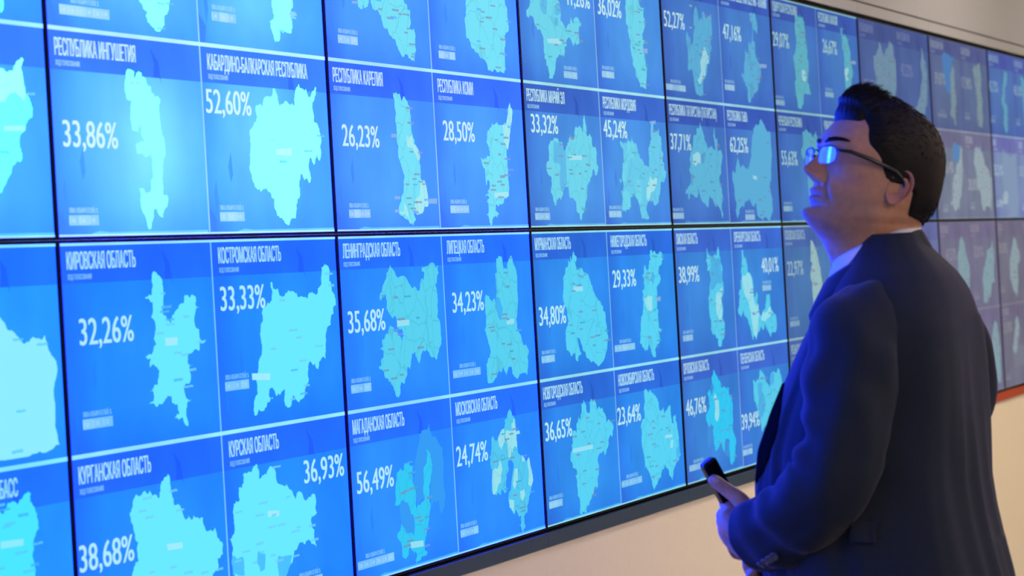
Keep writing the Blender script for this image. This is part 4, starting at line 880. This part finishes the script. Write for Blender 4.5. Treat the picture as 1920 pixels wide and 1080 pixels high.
def lens_pt(s, u, v):
    """u outward from the lens middle, v up; wraps back and leans a little"""
    y = 33 + u; x = 108 - .0036 * (y - 8) ** 2 + .10 * v - .006 * v * v * 0; return (x, s * y, 29 + v)
def outline(n=48):
    o_ = []
    for k in range(n):
        a = 2 * math.pi * k / n; c, s_ = math.cos(a), math.sin(a); e = .62
        o_.append((23.5 * math.copysign(abs(c) ** e, c), 14 * math.copysign(abs(s_) ** e, s_) + (1.2 if c > 0 else 0) * abs(c)))
    return o_
for s in (1, -1):
    ol = outline()
    fv, ff = tube([lens_pt(s, u, v) for u, v in ol], [1.25 if v > 6 else .6 for u, v in ol], 8, closed=True)
    mm_mesh('rim', to_man([v[:] for v in fv]), ff, M_frame_g, GLS)
    vs = [lens_pt(s, u * r, v * r) for r in (1, .8, .6, .4, .2) for u, v in ol] + [lens_pt(s, 0, 0)]; n = len(ol)
    f = grid_faces(5, n) + [(4 * n + k, 4 * n + (k + 1) % n, 5 * n) for k in range(n)]
    if s > 0: f = [tuple(reversed(q)) for q in f]
    mm_mesh('lens', to_man(vs), f, M_lens, GLS)
    h = Vector(lens_pt(s, 24, 8.5))
    tp = [h, h + Vector((-4, s * 5, 0)), Vector((82, s * 68.5, 39)), Vector((50, s * 77, 35)), Vector((20, s * 79, 31)), Vector((2, s * 79, 28)), Vector((-12, s * 77, 20)), Vector((-22, s * 75, 4))]
    tv, tf = tube(tp, [2.2, 2.6, 3.2, 3.4, 3.5, 3.3, 2.6, 2.0], 10, flat=.5)
    mm_mesh('temple', to_man([v[:] for v in tv]), tf, M_frame_g, GLS)
bvx, bff = tube([lens_pt(1, -24.5, 5), (110.5, 5, 37), (111, 0, 37.6), (110.5, -5, 37), lens_pt(-1, -24.5, 5)], 1.3, 8)
mm_mesh('bridge', to_man([v[:] if hasattr(v, 'x') else v for v in bvx]), bff, M_frame_g, GLS)

# --- suit jacket
RING = [ # px, py of the axis, half width across, half depth front-back
 (1664,438,.066,.052),(1667,458,.080,.056),(1676,485,.108,.070),(1682,515,.145,.090),(1685,548,.178,.104),(1682,585,.198,.118),(1677,620,.206,.132),(1666,690,.206,.150),
 (1652,760,.201,.166),(1641,830,.196,.178),(1640,900,.197,.181),(1646,960,.200,.183),(1655,1020,.204,.187),(1666,1080,.208,.191),(1685,1200,.214,.194),(1700,1310,.218,.192)]
NJ, NA = 150, 140
Kc = np.array([(*P(px, py, 0.0)[:], A, B) for px, py, A, B in RING])
tz = np.linspace(0, 1, NJ); kz = (Kc[0, 2] - Kc[:, 2]) / (Kc[0, 2] - Kc[-1, 2])
Rj = np.stack([np.interp(tz, kz, Kc[:, i]) for i in range(5)], 1)
for _ in range(3): Rj[1:-1] = .25 * Rj[:-2] + .5 * Rj[1:-1] + .25 * Rj[2:]
al = np.linspace(0, 2 * np.pi, NA, endpoint=False)          # 0 = front, 90 = his left, 180 = back
def torso_pt(i, a, off=0.0):
    x, y, z, A, B = Rj[i]; n = 2.35; c, s_ = math.cos(a), math.sin(a); e = 2 / n
    ff_ = math.copysign(abs(c) ** e, c) * (B + off); ll = math.copysign(abs(s_) ** e, s_) * (A + off)
    return Vector((x, y, z)) + BF * ff_ + BL * ll
TV = np.zeros((NJ, NA, 3))
for i in range(NJ):
    for j in range(NA):
        a = al[j]; p = torso_pt(i, a); z = p.z
        backness = max(0, -math.cos(a)); sideness = abs(math.sin(a)); frontness = max(0, math.cos(a))
        q = Vector((math.cos(a) * 3.2, math.sin(a) * 3.2, z * 1.3))
        d = .0065 * mnoise.noise(q) * (1 if z < 1.40 else .4)
        q2 = Vector((math.cos(a) * 9, math.sin(a) * 9, z * 1.1 + 3)); low = float(ss(1.42 - z, 0, .25))
        d += .0065 * mnoise.noise(q2) * low
        # centre back seam, shoulder-blade hollow, side folds below the arm
        d -= .0025 * math.exp(-((a - math.pi) / .03) ** 2) * low
        d -= .010 * math.exp(-((a - math.pi) / .35) ** 2) * float(G(z, 1.30, .12))
        d += .006 * math.exp(-((a - 2.35) / .30) ** 2) * float(G(z, 1.33, .10))
        d += .0035 * math.sin((a * 7 + z * 16)) * float(G(z, 1.18, .07)) * sideness
        # open vent in the back
        if z < 1.045: d += .006 * float(ss(a, math.pi - .05, math.pi + .01)) * (1 - float(ss(a, math.pi + .01, math.pi + .5)))
        # drape: flare of the skirt
        dirv = BF * math.cos(a) + BL * math.sin(a)
        TV[i, j] = (p + dirv * d)[:]
tfaces = grid_faces(NJ, NA)
JPARTS = [(TV.reshape(-1, 3), tfaces)]

# sleeves: tubes along the arm with folds pressed into them
def sleeve(path, seed, nseg=130, na=56, elbow=.55, cuff_in=.02):
    pts = [Vector(p) for p, r in path]; rad = [r for p, r in path]
    L_ = [0]
    for i in range(1, len(pts)): L_.append(L_[-1] + (pts[i] - pts[i - 1]).length)
    T_ = np.linspace(0, L_[-1], nseg)
    C = np.stack([np.interp(T_, L_, [p[k] for p in pts]) for k in range(3)], 1); Rr = np.interp(T_, L_, rad)
    for _ in range(22):
        C[1:-1] = .25 * C[:-2] + .5 * C[1:-1] + .25 * C[2:]; Rr[1:-1] = .25 * Rr[:-2] + .5 * Rr[1:-1] + .25 * Rr[2:]
    C = [Vector(c) for c in C]; u = None; V = np.zeros((nseg, na, 3)); fr = []
    for i in range(nseg):
        t = (C[min(i + 1, nseg - 1)] - C[max(i - 1, 0)]).normalized()
        if u is None: u = (BF - t * BF.dot(t)).normalized()
        else: u = (u - t * u.dot(t)).normalized()
        v = t.cross(u); fr.append((t, u, v)); s_ = i / (nseg - 1)
        for j in range(na):
            a = 2 * math.pi * j / na
            inner = max(0, math.cos(a))                       # towards the crook of the elbow
            d = .0080 * mnoise.noise(Vector((math.cos(a) * 1.6 + seed, math.sin(a) * 1.6, s_ * 7)))
            w_ = math.exp(-((s_ - elbow) / .11) ** 2)
            d += w_ * .0065 * math.sin((s_ - elbow) * 64 + 1.4 * math.sin(a * 1.0 + .6)) * (.15 + .85 * inner)
            d -= .007 * inner * math.exp(-((s_ - elbow) / .05) ** 2)
            d += .006 * max(0, -math.cos(a)) * math.exp(-((s_ - elbow) / .09) ** 2)
            d += .0060 * math.sin(s_ * 38 + a * 2.0 + seed) * math.exp(-((s_ - .28) / .14) ** 2) * (.4 + .6 * max(0, -math.sin(a)))
            d += .0045 * math.sin(s_ * 50 - a * 1.5) * math.exp(-((s_ - .84) / .10) ** 2)
            rr = Rr[i] + d
            V[i, j] = (C[i] + u * (rr * math.cos(a)) + v * (rr * .96 * math.sin(a)))[:]
    n0_ = nseg * na; vs = list(map(tuple, V.reshape(-1, 3))); f = grid_faces(nseg, na)
    # cuff turned inside
    t, uu, vv = fr[-1]
    for k, (sh, back) in enumerate(((.93, .001), (.90, cuff_in), (.86, .07))):
        for j in range(na):
            p = Vector(V[-1, j]); c = C[-1]; vs.append(tuple(c + (p - c) * sh - t * back))
        a0 = (nseg - 1) * na if k == 0 else n0_ + (k - 1) * na; b0 = n0_ + k * na
        f += [(a0 + j, a0 + (j + 1) % na, b0 + (j + 1) % na, b0 + j) for j in range(na)]
    return np.array(vs), f
LARM = [(P(1660,575,-.07), .052), (P(1634,594,-.120), .064), (P(1606,632,-.160), .073), (P(1598,690,-.182), .074), (P(1588,760,-.192), .070), (P(1573,832,-.198), .067), (P(1556,903,-.194), .066), (P(1515,954,-.165), .065), (P(1472,984,-.12), .063), (P(1424,1005,-.06), .0615)]
RARM = [(P(1700,548,.06), .058), (P(1738,575,.13), .068), (P(1768,640,.17), .072), (P(1790,690,.19), .070), (P(1800,730,.20), .068), (P(1760,800,.20), .064), (P(1640,930,.17), .060), (P(1540,1050,.13), .056), (P(1480,1105,.085), .052)]
lv, lf = sleeve(LARM, 1.7); rv, rf = sleeve(RARM, 5.2)
JPARTS += [(lv, lf), (rv, rf)]
V, F, C_ = join_parts([(v, f, np.zeros((len(v), 3))) for v, f in JPARTS])
JACKET = mm_mesh('jacket', V, F, M_suit, MAN)
JACKET['label'] = 'dark grey suit jacket'
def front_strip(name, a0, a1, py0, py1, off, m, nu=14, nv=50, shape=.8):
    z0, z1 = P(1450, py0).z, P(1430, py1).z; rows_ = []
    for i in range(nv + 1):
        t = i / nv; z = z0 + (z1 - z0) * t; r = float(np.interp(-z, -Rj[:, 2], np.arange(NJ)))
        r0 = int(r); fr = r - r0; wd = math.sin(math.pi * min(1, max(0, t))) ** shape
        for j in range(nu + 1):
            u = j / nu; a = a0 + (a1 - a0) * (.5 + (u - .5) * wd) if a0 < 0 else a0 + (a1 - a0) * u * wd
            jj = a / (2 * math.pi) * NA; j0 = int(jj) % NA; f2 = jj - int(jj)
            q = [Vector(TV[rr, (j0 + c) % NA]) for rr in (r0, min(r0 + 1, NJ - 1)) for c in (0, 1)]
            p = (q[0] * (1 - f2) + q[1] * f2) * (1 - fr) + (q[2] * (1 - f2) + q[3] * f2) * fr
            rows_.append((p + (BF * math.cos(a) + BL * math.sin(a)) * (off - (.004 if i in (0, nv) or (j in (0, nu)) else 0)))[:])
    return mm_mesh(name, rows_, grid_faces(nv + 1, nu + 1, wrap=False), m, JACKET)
front_strip('dark_front_strip', .40, .80, 715, 905, .003, M_front_black)  # near-black strip laid over the left front of the jacket
J_BVH = BVHTree.FromPolygons([tuple(v) for v in V], F)
EYE = Vector((0, -DIST, CAM.z)) - STAND; EYE.z = CAM.z
B_BVH = BVHTree.FromPolygons([tuple(v) for v in bv], bf)
def on_jacket(px, py, bvh=None):
    far = P(px, py, .6); d = (far - EYE).normalized(); h = (bvh or J_BVH).ray_cast(EYE, d); return h[0], (h[1] if h[1] is None or h[1].dot(d) < 0 else -h[1])
def patch(name, corners, nu, nv, thick, m, parent, lift=.001, bvh=None):
    """thin panel lying on the cloth, corners in order, sampled on the jacket itself"""
    tp = []
    for i in range(nv + 1):
        for j in range(nu + 1):
            u, v = j / nu, i / nv
            x = (corners[0][0] * (1 - u) + corners[1][0] * u) * (1 - v) + (corners[3][0] * (1 - u) + corners[2][0] * u) * v
            y = (corners[0][1] * (1 - u) + corners[1][1] * u) * (1 - v) + (corners[3][1] * (1 - u) + corners[2][1] * u) * v
            h, n = on_jacket(x, y, bvh); tp.append((h, n))
    w_ = nu + 1; vs = [(h + n * (thick + lift))[:] for h, n in tp] + [(h - n * .002)[:] for h, n in tp]; N = len(tp)
    f = [(i * w_ + j, i * w_ + j + 1, (i + 1) * w_ + j + 1, (i + 1) * w_ + j) for i in range(nv) for j in range(nu)]
    edge = [i for i in range(w_)] + [r * w_ + nu for r in range(1, nv + 1)] + [nv * w_ + j for j in range(nu - 1, -1, -1)] + [r * w_ for r in range(nv - 1, 0, -1)]
    for k in range(len(edge)):
        a, c = edge[k], edge[(k + 1) % len(edge)]; f.append((a, a + N, c + N, c))
    return mm_mesh(name, vs, f, m, parent, smooth=False)
patch('pocket_flap', [(1598, 978), (1642, 980), (1643, 1018), (1596, 1016)], 10, 6, .0065, M_suit, JACKET)
M_nail = mat('nail', (.58, .36, .29), .25)
h, n = on_jacket(1343, 898, B_BVH)
if h is not None:
    tx = (P(1336, 898, -.011) - P(1350, 909, -.015)); tx = (tx - n * tx.dot(n)).normalized(); ty = n.cross(tx); vs = []
    for r in (1, .75, .5, .25):
        for k in range(20):
            a = 2 * math.pi * k / 20; q = h + tx * (.0075 * r * math.cos(a)) + ty * (.0058 * r * math.sin(a))
            g = B_BVH.ray_cast(q + n * .012, -n)
            vs.append(((g[0] if g[0] is not None else q - n * .003) + n * (.0007 if r < 1 else -.0004))[:])
    mm_mesh('thumbnail', vs, grid_faces(4, 20) + [tuple(60 + k for k in range(20))], M_nail, MAN)
M_button = mat('horn_button', (.10, .10, .11), .3)
for px, py in ((1428, 1058), (1436, 1053), (1444, 1048), (1452, 1043)):
    h, n = on_jacket(px, py)
    if h is None: continue
    u = n.orthogonal().normalized(); v = n.cross(u); vs, f = [], []; ns = 20
    for r, z in ((.0, .0016), (.0045, .0016), (.0062, .0026), (.0072, .0022), (.0074, .0008), (.0070, -.001)):
        vs += [(h + n * (z + .001) + u * (r * math.cos(6.2832 * k / ns)) + v * (r * math.sin(6.2832 * k / ns)))[:] for k in range(ns)]
    mm_mesh('button', vs, grid_faces(6, ns), M_button, JACKET)

# collars: rings round the neck, low in front and high behind
def collar_ring(back, front, side, dh=0.0, n=96, gap=.0, rs=1.0):
    b_, f_ = Vector(back), Vector(front); out = []
    c = (b_ + f_) / 2; ax = (f_ - b_) / 2
    for k in range(n):
        a = -math.pi + gap + (2 * math.pi - 2 * gap) * k / (n - 1) if gap else 2 * math.pi * k / n
        a_ = a + math.pi if gap else a
        out.append(c + ax * math.cos(a_) + BL * (side * math.sin(a_)) + Vector((0, 0, dh)))
    return out
def rings_mesh(name, rings, m, parent, closed=True, label=None):
    n = len(rings[0]); vs = [p[:] for r in rings for p in r]
    o = mm_mesh(name, vs, grid_faces(len(rings), n, wrap=closed), m, parent)
    if label: o['label'] = label
    return o
M_shirtp = cloth('shirt_pattern', (.74, .76, .80), (.66, .70, .78), 60, sheen=0)
cb, cfr = P(1722, 424, .0), P(1562, 505, .0)
SHIRT = rings_mesh('shirt_collar', [
   collar_ring(P(1714,432,.0), P(1572,505,.0), .0600, -.03), collar_ring(P(1717,425,.0), P(1570,490,.0), .0615), collar_ring(P(1720,423,.0), P(1567,488,.0), .0640, .002),
   collar_ring(P(1724,425,.0), P(1563,494,.0), .0670, .0), collar_ring(P(1732,440,.0), P(1556,522,.0), .0740, -.004), collar_ring(P(1734,448,.0), P(1552,536,.0), .077, -.008)], M_shirtp, MAN, label='white patterned shirt collar')
rings_mesh('jacket_collar', [
   collar_ring(P(1720,442,.0), P(1556,545,.0), .070, -.01), collar_ring(P(1722,433,.0), P(1555,530,.0), .0735), collar_ring(P(1726,431,.0), P(1551,529,.0), .0780, .001), collar_ring(P(1731,436,.0), P(1545,538,.0), .0840, .0),
   collar_ring(P(1741,455,.0), P(1530,570,.0), .103, -.000), collar_ring(P(1747,467,.0), P(1521,592,.0), .116, -.001), collar_ring(P(1746,471,.0), P(1523,596,.0), .115, -.005), collar_ring(P(1739,472,.0), P(1530,598,.0), .104, -.007)], M_suit, JACKET)
# --- trousers and shoes
tp_v, tp_f, n_ = [], [], 0
M_trouser = cloth('trouser_wool', (.030, .034, .046), (.044, .050, .066), 700, sheen=.1)
M_shoe = mat('black_leather', (.010, .010, .011), .25)
for s, (hp, kn, an) in zip((1, -1), legs):
    rows_ = [(up(hp, .06), .095, .135), (hp, .095, .135), (hp + Vector((0, 0, -.08)) + BL * .002 * s, .096, .125), (hp * .5 + kn * .5, .092, .105), (kn, .075, .082), (kn * .5 + an * .5, .068, .076), (an + Vector((0, 0, .03)), .060, .068), (an + Vector((0, 0, -.045)), .060, .075)]
    vs = []
    for c, A, B in rows_:
        for k in range(40):
            a = 2 * math.pi * k / 40; rr = 1 + .025 * math.sin(5 * a + c.z * 9)
            vs.append((c + BF * (B * rr * math.cos(a)) + BL * (A * rr * math.sin(a)))[:])
    tp_f += [tuple(i + n_ for i in f) for f in grid_faces(len(rows_), 40)]; tp_v += vs; n_ += len(vs)
TR = mm_mesh('trousers', tp_v, tp_f, M_trouser, MAN)
sb = TR.modifiers.new('soft', 'SUBSURF'); sb.levels = sb.render_levels = 1
for s, (hp, kn, an) in zip((1, -1), legs):
    base = Vector((an.x, an.y, 0)); vs = []; secs = [(-.085, .012, .05), (-.075, .030, .075), (-.04, .036, .085), (.0, .038, .085), (.05, .042, .070), (.10, .046, .055), (.15, .046, .045), (.185, .036, .036), (.205, .012, .022)]
    for x, hw, ht in secs:
        for k in range(24):
            a = 2 * math.pi * k / 24; c, q = math.cos(a), math.sin(a)
            vs.append((base + BF * x + BL * (hw * c) + Vector((0, 0, max(0.0, ht * .5 + ht * .5 * q) if q > -.7 else 0.0)))[:])
    f = grid_faces(len(secs), 24) + [tuple(range(24)), tuple((len(secs) - 1) * 24 + k for k in range(23, -1, -1))]
    o = mm_mesh('shoe', vs, f, M_shoe, MAN); q = o.modifiers.new('soft', 'SUBSURF'); q.levels = q.render_levels = 1

# --- phone held in the left hand
def slab(c, ax, ay, az, hx, hy, hz, r, name, m, parent):
    """rounded flat body: long axis ax, width ay, thickness az"""
    n = 8; prof = []
    for cx, cy, a0 in ((hx - r, hy - r, 0), (-(hx - r), hy - r, 90), (-(hx - r), -(hy - r), 180), (hx - r, -(hy - r), 270)):
        for k in range(n + 1):
            a = math.radians(a0 + 90 * k / n); prof.append((cx + r * math.cos(a), cy + r * math.sin(a)))
    vs = []; N = len(prof)
    for z, sh in ((-hz, .0012), (-hz + .0012, 0), (hz - .0012, 0), (hz, .0012)):
        for x, y in prof:
            k = 1 - sh / max(.001, math.hypot(x, y)); vs.append((c + ax * (x * k) + ay * (y * k) + az * z)[:])
    f = grid_faces(4, N) + [tuple(range(N))[::-1], tuple(3 * N + k for k in range(N))]
    return mm_mesh(name, vs, f, m, parent, smooth=False)
Rm = MAN.matrix_basis.copy(); Rm = Matrix.Rotation(MAN_YAW, 4, 'Z'); Rm.translation = MAN.location
pc = P(1350, 909, .014)
phone_o = empty('phone', Rm @ pc, (0, 0, MAN_YAW))
tag(phone_o, "black phone in the man's left hand, pressed under his thumb", 'phone')
ax = (P(1334, 870, .004) - P(1374, 944, .024)).normalized(); az = (Vector((.30, -.90, .18))); az = (az - ax * az.dot(ax)).normalized(); ay = az.cross(ax)
slab(Vector((0, 0, 0)), ax, ay, az, .047, .0135, .0065, .006, 'phone_body', M_phone, phone_o)
M_scr = mat('phone_screen', (.003, .003, .004), .08)
slab(az * .0066, ax, ay, az, .044, .0115, .0013, .004, 'phone_screen', M_scr, phone_o)
